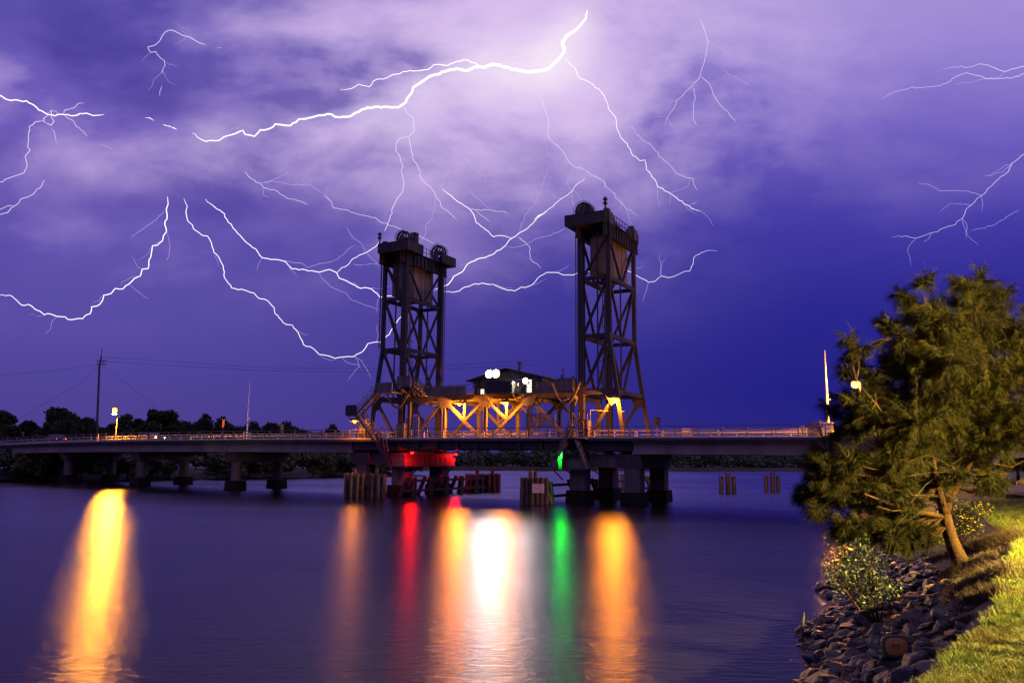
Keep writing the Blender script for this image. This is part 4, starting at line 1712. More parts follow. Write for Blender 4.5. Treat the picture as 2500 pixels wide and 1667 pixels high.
b = MB()
for z in (-.08, .0, .07):
    b.box(p0.x - .12, p0.x + .12, p0.y - .026, p0.y - .021, p0.z + z - .012, p0.z + z + .012)
b.build('printed_line', SIGNR, o)

# utility pole and lines on the left bank
YP = 150.0
pt, pb = at(249, 851, YP), at(240, 1060, YP)
o = thing('utility_pole', 'tall leaning utility pole with two crossarms above the left bank trees', 'utility pole', (pb.x, YP, 1.0))
b = MB()
b.tube([(pb.x, YP, .9), (pt.x - .2, YP, at(247, 896, YP).z), (pt.x, YP, at(248, 870, YP).z)], [.24, .18, .14], 8)
b.tube([(pt.x, YP, at(248, 872, YP).z), (pt.x, YP, pt.z)], .06, 6)
b.build('shaft', TIMBER_D, o)
arms = []
for y, hw in ((882, 10), (889.5, 11)):
    b = MB()
    a, c = at(248 - hw, y, YP), at(248 + hw, y, YP)
    b.bar(a, c, .14, .16)
    for k in range(4):
        p = Vector(a).lerp(Vector(c), k / 3)
        b.tube([p, p + Vector((0, 0, .35))], .05, 5)
    b.build('crossarm', TIMBER_D, o)
o2 = thing('power_line', 'thin power lines sagging between the utility pole and the picture edges', 'power line', (pt.x, YP, pt.z - 4))
for pts in ([(248, 872), (420, 882), (640, 897), (930, 900), (1300, 880)], [(256, 882), (420, 892), (640, 905), (935, 909), (1300, 890)],
            [(238, 890), (120, 906), (0, 916), (-60, 918)], [(240, 897), (180, 945), (100, 990), (20, 1040)], [(252, 893), (320, 945), (400, 1010)]):
    c = [at(x, y, YP) for x, y in pts]
    sm_ = []
    for i in range(len(c) - 1):
        for k in range(4):
            sm_.append(c[i].lerp(c[i + 1], k / 4))
    sm_.append(c[-1])
    b = MB()
    b.tube(sm_, .022, 4)
    b.build('wire', WIRE, o2)


# two vehicles stand where the traffic drove
def car(label, s, t, body, heading, truck=False):
    z = DZ + curve_z(s) + .03
    tt = t + curve_t(s)
    o = thing('car' if not truck else 'truck', label, 'car' if not truck else 'truck', (s, tt, z), group='vehicles on the left approach', bridge=True)
    L_, h_ = (4.4, 1.45) if not truck else (8.5, 2.9)
    yaw = math.atan(0.0036 * (s + 36)) if s < -36 else 0
    b = MB()
    W2 = .88 if not truck else 1.15
    prof = [(-2.2, .3), (2.2, .3), (2.2, .72), (1.1, .85), (.45, 1.42), (-1.3, 1.45), (-2.05, .95), (-2.2, .9)] if not truck else \
           [(-4.2, .5), (4.2, .5), (4.2, 1.4), (3.95, 2.3), (2.4, 2.35), (2.35, 2.9), (-4.2, 2.9)]
    n = len(prof)

    def tr(x, y, zz):
        x *= heading
        return (s + x * math.cos(yaw) - y * math.sin(yaw), tt + x * math.sin(yaw) + y * math.cos(yaw), z + zz)
    vs = [tr(x, -W2 * (1 if zz < 1 or truck else .82), zz) for x, zz in prof] + [tr(x, W2 * (1 if zz < 1 or truck else .82), zz) for x, zz in prof]
    fs = [tuple(range(n)), tuple(reversed(range(n, 2 * n)))] + [(i, n + i, n + (i + 1) % n, (i + 1) % n) for i in range(n)]
    b.add(vs, fs)
    b.build('body', body, o)
    for x in ((-1.35, 1.4) if not truck else (-2.8, 2.9)):
        for y in (-W2 + .05, W2 - .05):
            b = MB()
            b.tube([tr(x, y - .11, .33), tr(x, y + .11, .33)], .33 if not truck else .46, 14)
            b.build('wheel', TYRE, o)
    b = MB()
    for y in (-W2 * .9, W2 * .9):
        pts = [(.95, .92), (.42, 1.34), (-1.2, 1.37), (-1.75, 1.0)] if not truck else [(3.9, 1.5), (3.75, 2.15), (2.6, 2.15), (2.6, 1.5)]
        q = -1 if y < 0 else 1
        b.add([tr(x, y + q * (.035 if truck is False else .13), zz) for x, zz in pts], [(0, 1, 2, 3)])
    b.build('side_window', GLASS, o)
    xf, xr, zl = (2.2, -2.2, .62) if not truck else (4.2, -4.2, .85)
    for y in (-W2 + .2, W2 - .2):
        b = MB()
        b.tube([tr(xf - .02, y, zl), tr(xf + .03, y, zl)], .1, 10)
        b.build('headlight', E_HEAD, o)
        b = MB()
        c = tr(xr, y, zl + .12)
        b.tube([tr(xr + .02, y, zl + .12), tr(xr - .03, y, zl + .12)], .08, 8)
        b.build('tail_light', E_TAIL, o)


car('dark grey car with lit headlights on the far lane of the left approach', -62, 5.2, CARP, 1)
car('dark red car with lit tail lights heading away on the left approach', -84, 1.9, CARR, -1)

# ------------------------------------------------------------------ foliage builders
def leaf_cloud(centres, radii, n_per, size, seed, aspect=1.6, flat=0.75, shell=0.45, droop=0.0):
    """many leaf-sized quads spread through the clumps"""
    r = np.random.default_rng(seed)
    V_, F_ = [], []
    for c, R in zip(centres, radii):
        R = np.array(R if hasattr(R, '__len__') else (R, R, R * flat))
        n = int(n_per * max(.3, float(np.mean(R)) ** 2))
        d = r.normal(size=(n, 3))
        d /= np.linalg.norm(d, axis=1)[:, None]
        k = (shell + (1 - shell) * r.random(n)) * (0.9 + .2 * r.random(n))
        p = np.array(c) + d * R * k[:, None]
        a = r.normal(size=(n, 3))
        a[:, 2] -= droop
        a /= np.linalg.norm(a, axis=1)[:, None]
        b = np.cross(a, r.normal(size=(n, 3)))
        b /= np.linalg.norm(b, axis=1)[:, None] + 1e-9
        s = size * (.6 + .8 * r.random(n))
        a = a * s[:, None] * aspect / 2
        b = b * s[:, None] / 2
        quad = np.stack([p - a, p + b, p + a, p - b], axis=1)
        V_.append(quad.reshape(-1, 3))
    V_ = np.concatenate(V_)
    F_ = [(4 * i, 4 * i + 1, 4 * i + 2, 4 * i + 3) for i in range(len(V_) // 4)]
    return V_, F_


def clump_set(rr, w_, h_, n, lo=.25, spread=1.0):
    """irregular crown made of n unequal clumps inside a w x h envelope standing on the origin"""
    out, rad = [], []
    for k in range(n):
        a = rr.uniform(0, 2 * math.pi)
        zz = rr.uniform(lo, .92)
        pr = math.sin(math.pi * min(.97, max(.12, (zz - lo * .6) / (1 - lo * .6)))) ** .7
        q = w_ / 2 * pr * math.sqrt(rr.uniform(.05, 1)) * spread
        R = rr.uniform(.13, .26) * w_ * (.6 + .4 * pr)
        out.append((q * math.cos(a), q * math.sin(a), zz * h_))
        rad.append((R, R, R * rr.uniform(.55, .85)))
    return out, rad


def tree_proto(seed, w_, h_, n, leaf, per, trunk_h):
    rr = random.Random(seed)
    cs, rs = clump_set(rr, w_, h_, n)
    V_, F_ = leaf_cloud(cs, rs, per, leaf, seed)
    t = MB()
    top = Vector((rr.uniform(-.3, .3), rr.uniform(-.3, .3), trunk_h))
    t.tube([(0, 0, -.5), (top.x * .5, top.y * .5, trunk_h * .5), top], [.22 * h_ / 9, .17 * h_ / 9, .12 * h_ / 9], 7)
    for c in cs[:9]:
        c = Vector(c)
        t.tube([top - Vector((0, 0, trunk_h * .25)), (top + c) * .5 + Vector((0, 0, -.2)), c], [.09 * h_ / 9, .06 * h_ / 9, .02], 5)
    return V_, F_, t


PROTO = []
for i, (w_, h_, n, leaf, per, th) in enumerate(((8.5, 9.5, 22, .34, 210, 4.2), (7.0, 8.0, 18, .32, 220, 3.2), (10, 7.5, 24, .34, 200, 3.0), (6.0, 10.5, 20, .32, 230, 4.8))):
    V_, F_, t = tree_proto(40 + i, w_, h_, n, leaf, per, th)
    me = bpy.data.meshes.new('crown')
    me.from_pydata(V_.tolist(), [], F_)
    me.materials.append(LEAF_D)
    tm = bpy.data.meshes.new('trunk')
    tm.from_pydata([tuple(v) for v in t.v], [], t.f)
    tm.materials.append(BARK)
    PROTO.append((me, tm, w_, h_))
V_, F_, t = tree_proto(71, 7.5, 4.6, 20, .30, 240, 1.2)
me = bpy.data.meshes.new('foliage')
me.from_pydata(V_.tolist(), [], F_)
me.materials.append(LEAF_M)
tm = bpy.data.meshes.new('stem')
tm.from_pydata([tuple(v) for v in t.v], [], t.f)
tm.materials.append(BARK)
PROTO.append((me, tm, 7.5, 4.6))


def plant(kind, name, label, cat, x, y, z, hh, ww, rz, group):
    me_, tm_, pw, ph = PROTO[kind]
    o = thing(name, label, cat, (x, y, z), group=group)
    o.rotation_euler = (0, 0, rz)
    o.scale = (ww / pw, ww / pw, hh / ph)
    for nm, m_ in (('crown' if kind < 4 else 'foliage', me_), ('trunk' if kind < 4 else 'stem', tm_)):
        c = bpy.data.objects.new(nm, m_)
        COL.objects.link(c)
        c.parent = o
    return o


# trees of the left bank: (px, top y, Y distance, width px, kind)
lt = [(-12, 983, 150, 110, 0), (42, 1026, 165, 60, 1), (92, 1008, 160, 75, 1), (146, 977, 158, 130, 0), (190, 1010, 150, 110, 2), (232, 998, 165, 70, 1), (320, 992, 168, 80, 3),
      (352, 1008, 165, 90, 1), (398, 982, 170, 110, 0), (440, 995, 176, 90, 1), (486, 1012, 172, 100, 2), (520, 1020, 180, 80, 1), (556, 1019, 172, 90, 2), (610, 1030, 184, 90, 2),
      (665, 1018, 185, 90, 0), (715, 1030, 192, 110, 2), (745, 1031, 190, 90, 1), (800, 1037, 198, 80, 2), (828, 1040, 196, 60, 1)]
names = ['tree with a rounded dark crown', 'small dense dark tree', 'low spreading dark tree', 'tall narrow dark tree']
where = ['cut by the left picture edge', 'low gap tree left of the pointed one', 'left of the pointed tall tree', 'pointed tallest crown left of the utility pole', 'between the tallest crown and the utility pole',
         'at the foot of the utility pole', 'just right of the left street lamp', 'two along from the left street lamp', 'tall round crown right of the left street lamp', 'right shoulder of the tall round crown',
         'low one right of the tall round crown', 'small one before the thin red sign post', 'behind the thin red sign post', 'left of the left boom gate', 'just right of the signal on the thin post',
         'long low crown between signal and tower', 'behind the long low crown', 'near the left tower stairs', 'last one before the left tower stairs']
for i, (px, ty, Y, wpx, kd) in enumerate(lt):
    p = at(px, ty, Y)
    plant(kd, 'tree', f'{names[kd]}, {where[i]}', 'tree', p.x, Y, .8, (p.z - .8) * .90, wpx * Y / FPX * .98, i * 1.7, 'dark trees on the left bank behind the bridge')
# bushes at the water's edge of the left bank
wh = ['at the left picture edge', 'between the first two piers', 'beside the pier below the street lamp', 'pale one right of the lamp pier', 'between the middle piers',
      'round pale one between two piers', 'low one beneath the boom gate', 'behind the double pier', 'drooping pale one left of the tower pier', 'dark one left of the tower pier',
      'behind the tower land pier', 'last one on the point behind the red platform']
LBs = [(20, 126), (90, 126), (180, 127), (300, 131), (400, 140), (520, 143), (600, 150), (670, 156), (760, 160), (830, 168), (900, 175), (975, 184)]
for i, (px, Y) in enumerate(LBs):
    p = at(px, 1150, Y)
    plant(4, 'bush', f'leafy riverside bush on the left bank, {wh[i]}', 'bush', p.x, Y + 2.0, .1, 4.4 + (i * 37 % 5) * .35, 8.8 + (i * 53 % 4), i * 2.3, 'riverside bushes under the left approach')

# the far wooded shore: one mass
rr = random.Random(5)
cs, rs = [], []
for i in range(330):
    a = i / 329
    X = -70 + 300 * a + rr.uniform(-2, 2)
    Yb = interp(X, [-70, -20, 40, 100, 190, 260], [266, 266, 286, 308, 336, 352])
    dpt = rr.random() ** 1.5 * 26
    z = 1.2 + rr.uniform(.5, 3.0) + dpt * .12
    R = rr.uniform(1.6, 3.6)
    cs.append((X, Yb + dpt + 2, z + .8 * math.sin(X * .11)))
    rs.append((R * 1.3, R * 1.1, R * .85))
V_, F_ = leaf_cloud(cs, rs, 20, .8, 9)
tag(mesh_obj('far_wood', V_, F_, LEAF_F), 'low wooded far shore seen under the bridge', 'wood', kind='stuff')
# ------------------------------------------------------------------ right bank: casuarina
def ground_hit(px, py):
    """where a survey direction meets the right bank"""
    r = ray(px, py)
    k = 4.0
    while k < 80:
        p = EYE + r * (k / r.y)
        if p.z < land_z(p.x, p.y):
            return p
        k += .03
    return EYE + r * (k / r.y)


tb = ground_hit(2350, 1388)
YT = tb.y
tree = thing('casuarina_tree', 'big feathery casuarina leaning over the rocks, lit yellow-green on its right side', 'tree', (tb.x, tb.y, tb.z - .05))


def tp(x, y, dY=0.0):
    return at(x, y, YT + dY)


rr = random.Random(21)
t = MB()
base = tp(2352, 1402)
main = [base, tp(2340, 1360), tp(2322, 1318), tp(2312, 1280), tp(2306, 1255)]
t.tube(main, [.26, .165, .145, .13, .125], 12)
# roots flare
for k in range(6):
    a = k * 1.05
    t.tube([base + Vector((0, 0, .22)), base + Vector((math.cos(a) * .3, math.sin(a) * .3, .05)), base + Vector((math.cos(a) * .6, math.sin(a) * .6, -.12 + .1 * math.cos(a)))], [.1, .07, .03], 6)
leaders = [([tp(2306, 1255), tp(2318, 1190, .1), tp(2338, 1100, .3), tp(2360, 960, .5), tp(2378, 830, .5), tp(2385, 730, .4)], [.12, .10, .085, .065, .045, .02]),
           ([tp(2306, 1258), tp(2290, 1190, -.1), tp(2272, 1110, -.2), tp(2262, 980, -.4), tp(2268, 860, -.3), tp(2262, 745, -.2)], [.10, .08, .065, .05, .035, .015]),
           ([tp(2312, 1225), tp(2375, 1120, .2), tp(2450, 980, .6), tp(2520, 860, .8)], [.085, .065, .045, .02]),
           ([tp(2285, 1165), tp(2210, 1080, -.5), tp(2140, 990, -.8), tp(2090, 930, -1.0)], [.045, .036, .026, .012])]
for pts, rad in leaders:
    t.tube(pts, rad, 8)
t.build('trunk', BARK, tree, smooth=True)
t = MB()
t.tube([tp(2310, 1263), tp(2262, 1252, -.2), tp(2216, 1243, -.4), tp(2160, 1225, -.7), tp(2110, 1205, -1.0)], [.06, .05, .042, .03, .012], 7)
t.tube([tp(2216, 1243, -.4), tp(2180, 1247, -.6), tp(2140, 1235, -.9)], [.03, .02, .008], 5)
t.build('broken_limb', BARK, tree)

CL = [(2400, 770, 92), (2262, 752, 62), (2262, 800, 78), (2208, 835, 72), (2320, 850, 112), (2440, 850, 105), (2158, 900, 66), (2250, 950, 110), (2395, 970, 120), (2130, 935, 44),
      (2480, 960, 100), (2062, 905, 22), (2062, 975, 24), (2120, 1035, 82), (2230, 1070, 105), (2350, 1070, 110), (2460, 1070, 90), (2055, 1110, 72), (2150, 1150, 88), (2020, 1175, 58),
      (1975, 1165, 34), (1965, 1205, 34), (2075, 1225, 70), (2170, 1240, 60), (2110, 1290, 42), (2225, 1300, 40), (2250, 1200, 60), (2290, 1050, 70), (2280, 1110, 55), (2150, 1290, 40), (2080, 1270, 44), (2040, 1215, 44), (2100, 1180, 60), (2010, 1120, 40), (2005, 1235, 34), (2060, 1285, 34), (2145, 1315, 28), (2205, 1330, 28), (2265, 1310, 24), (2030, 1000, 30), (2110, 990, 50), (2170, 960, 60), (2075, 1030, 40), (2050, 1060, 24), (2560, 900, 120), (2560, 1040, 110), (2520, 790, 80), (2430, 720, 52),
      (2355, 715, 50), (2250, 690, 26), (2220, 720, 34), (2170, 780, 34), (2095, 870, 40), (2075, 830, 22), (2340, 690, 28), (2395, 685, 30), (2240, 1130, 60), (2320, 1130, 60), (2370, 1020, 80), (2300, 940, 80), (2200, 1000, 80), (2180, 1090, 70), (2130, 1190, 60), (2230, 1240, 45), (2250, 1290, 36), (2180, 1310, 36), (2290, 1170, 50), (2400, 1160, 60), (2200, 1190, 60)]
M_PX = YT / FPX
rng = np.random.default_rng(12)
V_, F_ = [], []
br = MB()
bare = MB()
allpts = [p for pts, _ in leaders for p in pts] + main[3:]
CL2 = []
for (x, y, R) in CL:
    n_ = 1 if R < 32 else 3 if R < 70 else 4
    for k in range(n_):
        a_ = rng.uniform(0, 6.283)
        q_ = R * rng.uniform(.25, .62) if n_ > 1 else 0
        CL2.append((x + q_ * math.cos(a_), y + q_ * .85 * math.sin(a_) + (0 if n_ == 1 else R * .05), R * rng.uniform(.42, .66) if n_ > 1 else R))
for (x, y, R) in CL2:
    dY = rng.uniform(-1.0, 1.3) * (0.5 + R / 120)
    c = at(x, y, YT + dY)
    Rm = R * M_PX * .92
    src = min(allpts, key=lambda p: (p - c).length + (1.2 if p.z > c.z + .3 else 0))
    mid = (src + c) / 2 + Vector((0, 0, -.15 * (c - src).length))
    br.tube([src, mid, c], [.020, .013, .005], 5)
    nt = int(9 + 34 * (R / 60) ** 2)
    for k in range(nt):
        d = Vector(rng.normal(size=3))
        d.normalize()
        d.z = d.z * .9 + .18
        L_ = Rm * rng.uniform(.45, 1.75)
        tip = c + d * L_
        root = c + d * (L_ * .15)
        br.tube([root, (root + tip) / 2 + Vector((0, 0, .05 * L_)), tip], [.008, .006, .003], 3, cap=False)
        nn = int(64 + 80 * Rm)
        u = rng.random(nn) ** .9
        P_ = np.array(root)[None] * (1 - u)[:, None] + np.array(tip)[None] * u[:, None]
        dirs = np.array(d)[None] * .42 + rng.normal(size=(nn, 3)) * .27
        dirs[:, 2] -= .36
        dirs[:, 0] -= .16
        dirs /= np.linalg.norm(dirs, axis=1)[:, None]
        ln = rng.uniform(.12, .32, nn)
        sd = np.cross(dirs, rng.normal(size=(nn, 3)))
        sd /= np.linalg.norm(sd, axis=1)[:, None]
        wd = .0045
        E_ = P_ + dirs * ln[:, None]
        E_[:, 2] -= ln * .12
        q = np.stack([P_ - sd * wd, P_ + sd * wd, E_], axis=1)
        V_.append(q.reshape(-1, 3))
V_ = np.concatenate(V_)
F_ = [(3 * i, 3 * i + 1, 3 * i + 2) for i in range(len(V_) // 3)]
cr_ = mesh_obj('crown', V_, F_, NEEDLE, tree)
br.build('branches', BARK, tree)
# bare dead branches inside the lower crown
for k in range(60):
    x0, y0 = rr.uniform(2270, 2320), rr.uniform(1110, 1250)
    an = rr.choice([rr.uniform(2.5, 3.7), rr.uniform(2.5, 3.7), rr.uniform(-.5, .6)])
    L_ = rr.uniform(60, 150)
    dY = rr.uniform(-.9, .3)
    p0 = tp(x0, y0, 0)
    p1 = tp(x0 + math.cos(an) * L_ * .5, y0 - math.sin(an) * L_ * .5 + rr.uniform(-8, 14), dY * .5)
    p2 = tp(x0 + math.cos(an) * L_, y0 - math.sin(an) * L_ + rr.uniform(5, 40), dY)
    bare.tube([p0, p1, p2], [.008, .006, .002], 4)
    if rr.random() < .7:
        q = p1 + (p2 - p1) * .3
        bare.tube([q, q + Vector((rr.uniform(-.25, .05), rr.uniform(-.1, .1), rr.uniform(-.25, .2)))], [.006, .002], 4)
bare.build('dead_branches', TWIG, tree)


# ------------------------------------------------------------------ shrubs
def shrub(name, label, cat, foot, clumps, Y, leaf, per, m_, flower=None, stems=()):
    o = thing(name, label, cat, (foot.x, foot.y, foot.z))
    cs_, rs_ = [], []
    r2 = random.Random(int(foot.x * 100))
    for x, y, R in clumps:
        c = at(x, y, Y + r2.uniform(-.35, .35))
        cs_.append(tuple(c))
        rr_ = R * Y / FPX
        rs_.append((rr_, rr_, rr_ * .85))
    n_ = per / max(1e-3, np.mean([q[0] ** 2 for q in rs_])) / len(rs_)
    V0, F0 = [], []
    r3 = np.random.default_rng(int(foot.x * 77))
    for c, R in zip(cs_, rs_):
        n = int(per * R[0] ** 2 / sum(q[0] ** 2 for q in rs_))
        d = r3.normal(size=(n, 3))
        d /= np.linalg.norm(d, axis=1)[:, None]
        p = np.array(c) + d * np.array(R) * (.25 + .85 * r3.random(n) ** .6)[:, None]
        a = r3.normal(size=(n, 3)) + d * .8
        a /= np.linalg.norm(a, axis=1)[:, None]
        b_ = np.cross(a, r3.normal(size=(n, 3)))
        b_ /= np.linalg.norm(b_, axis=1)[:, None]
        s = leaf * (.6 + .8 * r3.random(n))[:, None]
        V0.append(np.stack([p - a * s * .1, p + b_ * s * .26 + a * s * .45, p + a * s, p - b_ * s * .26 + a * s * .45], axis=1).reshape(-1, 3))
    V0 = np.concatenate(V0)
    F0 = [(4 * i, 4 * i + 1, 4 * i + 2, 4 * i + 3) for i in range(len(V0) // 4)]
    mesh_obj('foliage', V0, F0, m_, o)
    b = MB()
    for st_, r0 in stems:
        pts = [at(x, y, Y + q) for x, y, q in st_]
        pts[0] = Vector(foot) + Vector((pts[0].x - foot.x, 0, 0)) if False else pts[0]
        b.tube(pts, [r0 * (1 - .6 * i / (len(pts) - 1)) for i in range(len(pts))], 6)
    for c in cs_:
        b.tube([Vector(foot), (Vector(foot) + Vector(c)) / 2 + Vector((0, 0, -.1)), Vector(c)], [.018, .012, .004], 5)
    b.build('stem', BARK, o)
    if flower is not None:
        V1, F1 = [], []
        k = 0
        b = MB()
        for i in range(flower):
            c, R = cs_[i % len(cs_)], rs_[i % len(cs_)]
            d = r3.normal(size=3)
            d[1] = -abs(d[1])
            d /= np.linalg.norm(d)
            p = np.array(c) + d * np.array(R) * r3.uniform(.85, 1.1)
            b.ball(tuple(p), r3.uniform(.014, .024), 1, (1, 1, .6))
        b.build('flowers', FLOWER, o)
    return o


f1 = ground_hit(2148, 1536)
shrub('leafy_shrub', 'pale green leafy shrub growing from the rocks at the water edge', 'shrub', f1,
      [(2075, 1350, 26), (2110, 1335, 24), (2128, 1372, 34), (2060, 1385, 34), (2030, 1390, 26), (2095, 1405, 40), (2130, 1420, 34), (2155, 1440, 32), (2185, 1430, 20), (2090, 1445, 34), (2050, 1425, 24),
       (2120, 1470, 26), (2165, 1475, 18), (2020, 1360, 15), (2118, 1312, 9), (2190, 1450, 16)], f1.y + .1, .048, 4300, LEAF,
      stems=[([(2150, 1535, 0), (2118, 1500, .1), (2096, 1476, .1), (2100, 1440, .1)], .03), ([(2136, 1515, 0), (2128, 1470, 0), (2122, 1420, .1)], .016)])
f2 = ground_hit(2062, 1372)
shrub('leafy_shrub', 'dark leafy shrub at the water edge behind the pale green one', 'shrub', f2,
      [(2032, 1310, 24), (2060, 1300, 30), (2045, 1335, 28), (2080, 1290, 22), (2070, 1340, 26)], f2.y, .07, 2200, LEAF_D)
f3 = ground_hit(2345, 1330)
shrub('flowering_bush', 'bush covered in small yellow flowers behind the casuarina trunk', 'flowering bush', f3,
      [(2292, 1290, 30), (2290, 1262, 24), (2340, 1245, 30), (2370, 1250, 28), (2400, 1240, 20), (2335, 1280, 32), (2370, 1285, 26), (2300, 1310, 18)], max(f3.y, YT + 2.0), .06, 3800, LEAF, flower=420)
# hedge of dark trees beyond the road on the right
for i, (px, ty, Y, wpx) in enumerate(((2475, 1040, 62, 150), (2380, 1060, 68, 160), (2560, 1030, 60, 170), (2290, 1075, 72, 160))):
    p = at(px, ty, Y)
    plant(i % 3, 'tree', ('dark tree beyond the side road, ' + ('right of the casuarina below the bridge end', 'behind the right half of the casuarina', 'just outside the right picture edge', 'behind the casuarina trunk')[i]), 'tree', p.x, Y, 2.5, p.z - 2.3,
          wpx * Y / FPX, i * 2.1 + .5, 'dark trees beyond the side road')


# ------------------------------------------------------------------ rocks
rock_me = []
for k in range(7):
    bm = bmesh.new()
    bmesh.ops.create_icosphere(bm, subdivisions=4, radius=1.0)
    r2 = random.Random(100 + k)
    planes = [(Vector((r2.gauss(0, 1), r2.gauss(0, 1), r2.gauss(0, 1))).normalized(), r2.uniform(.5, .85)) for _ in range(13)]
    ph = [r2.uniform(0, 6) for _ in range(6)]
    for v in bm.verts:
        d = v.co.normalized()
        rad = 1.0
        for n_, h_ in planes:
            c = d.dot(n_)
            if c > .05:
                rad = min(rad, h_ / c)
        rad *= 1 + .05 * math.sin(5 * d.x + ph[0]) * math.sin(4 * d.y + ph[1]) + .03 * math.sin(11 * d.z + ph[2] + 3 * d.x)
        v.co = d * rad
    me = bpy.data.meshes.new('rock')
    bm.to_mesh(me)
    bm.free()
    me.polygons.foreach_set('use_smooth', [False] * len(me.polygons))
    me.materials.append(ROCK)
    rock_me.append(me)


def project(p):
    d = Vector(p) - EYE
    fy = d.dot(_f)
    if fy < .1:
        return -1, -1
    return 1250 + d.dot(_x) / fy * FPX, 833.5 - d.dot(_y) / fy * FPX


cand = []
rr = random.Random(17)
Y = 7.0
while Y < 29:
    xw, xl = x_water(Y), x_lawn(Y)
    wv = xl - xw
    stp = .24 if Y < 16 else .34
    q = -.75
    while q < wv - .45:
        X = xw + q + rr.uniform(-.12, .12)
        yy = Y + rr.uniform(-.13, .13)
        sz = rr.choice([.10, .13, .16, .19, .24]) * (1.1 if q < 1.2 else .85)
        if q > wv * .75:
            sz *= .7
        if (Y > 12.5 and q > wv * .62) or q > wv * .86:
            q += stp * .6
            continue
        z = land_z(X, yy) + sz * .15
        px, py = project((X, yy, z))
        if 1900 < px < 2520 and 1240 < py < 1720 and z > -.35:
            cand.append((py, X, yy, z, sz))
        q += stp * rr.uniform(.8, 1.25)
    Y += stp
cand.sort(key=lambda c: -c[0] - 300 * c[4])
ROCKG = 'rocks of the bank revetment'
for i, (py, X, yy, z, sz) in enumerate(cand[:290]):
    o = bpy.data.objects.new('rock', rock_me[i % 7])
    COL.objects.link(o)
    o.location = (X, yy, z)
    o.scale = (sz * rr.uniform(.9, 1.45), sz * rr.uniform(.8, 1.25), sz * rr.uniform(.6, .9))
    o.rotation_euler = (rr.uniform(-.4, .4), rr.uniform(-.4, .4), rr.uniform(0, 6.28))
    tag(o, 'damp angular brown rock in the heap along the water edge', 'rock', ROCKG)
rest = cand[290:1200]
if rest:
    V_, F_ = [], []
    bm = bmesh.new()
    bmesh.ops.create_icosphere(bm, subdivisions=2, radius=1.0)
    rv = [v.co.copy() for v in bm.verts]
    rf_ = [tuple(v.index for v in f.verts) for f in bm.faces]
    bm.free()
    for (py, X, yy, z, sz) in rest:
        off = len(V_)
        M_ = Matrix.Rotation(rr.uniform(0, 6.3), 3, 'Z') @ Matrix.Rotation(rr.uniform(-.5, .5), 3, 'X')
        sc = Vector((sz * rr.uniform(.9, 1.4), sz * rr.uniform(.8, 1.2), sz * rr.uniform(.6, .9)))
        cut = [(Vector((rr.gauss(0, 1), rr.gauss(0, 1), rr.gauss(0, 1))).normalized(), rr.uniform(.55, .85)) for _ in range(6)]
        for v in rv:
            rad = 1.0
            for n_, h_ in cut:
                c = v.dot(n_)
                if c > .05:
                    rad = min(rad, h_ / c)
            q = M_ @ Vector((v.x * rad * sc.x, v.y * rad * sc.y, v.z * rad * sc.z))
            V_.append((X + q.x, yy + q.y, z + q.z))
        F_ += [tuple(j + off for j in f) for f in rf_]
    tag(mesh_obj('small_rocks', V_, F_, ROCK), 'smaller rocks filling the bank behind the larger ones', 'rocks', kind='stuff')

# ------------------------------------------------------------------ lawn blades and dry tufts
rng = np.random.default_rng(3)
V_ = []
for (Ya, Yb, n, hgt, wid) in ((5.0, 8.5, 42000, .035, .0045), (8.5, 13.5, 42000, .04, .006), (13.5, 22, 30000, .045, .009), (22, 36, 20000, .06, .014)):
    yy = Ya + (Yb - Ya) * rng.random(n)
    xl = np.interp(yy, _LY, _LX)
    xr = yy * .68 + .6
    X = xl - .12 + (xr - xl + .12) * rng.random(n)
    ok = X < xr
    yy, X, xl = yy[ok], X[ok], xl[ok]
    z = 2.32 + .03 * np.sin(X * 1.3) * np.cos(yy * .8) + .012 * (X - xl)
    z -= np.clip(xl - X, 0, .3) * .5
    n = len(X)
    h = hgt * (.5 + rng.random(n))
    # clumpy growth
    cl_ = .6 + .8 * (np.sin(X * 7.1 + 1.3 * np.sin(yy * 5)) * np.sin(yy * 6.3 + np.cos(X * 4)) > -.1)
    h = h * cl_
    a = rng.random(n) * 6.283
    lx, ly = rng.normal(size=n) * h * .7, rng.normal(size=n) * h * .7
    dx, dyy = np.cos(a) * wid, np.sin(a) * wid
    p0 = np.stack([X - dx, yy - dyy, z - .005], 1)
    p1 = np.stack([X + dx, yy + dyy, z - .005], 1)
    p2 = np.stack([X + lx, yy + ly, z + h], 1)
    V_.append(np.stack([p0, p1, p2], 1).reshape(-1, 3))
V_ = np.concatenate(V_)
F_ = [(3 * i, 3 * i + 1, 3 * i + 2) for i in range(len(V_) // 3)]
tag(mesh_obj('lawn_grass', V_, F_, BLADE), 'short mown lawn on the right bank', 'grass', kind='stuff')


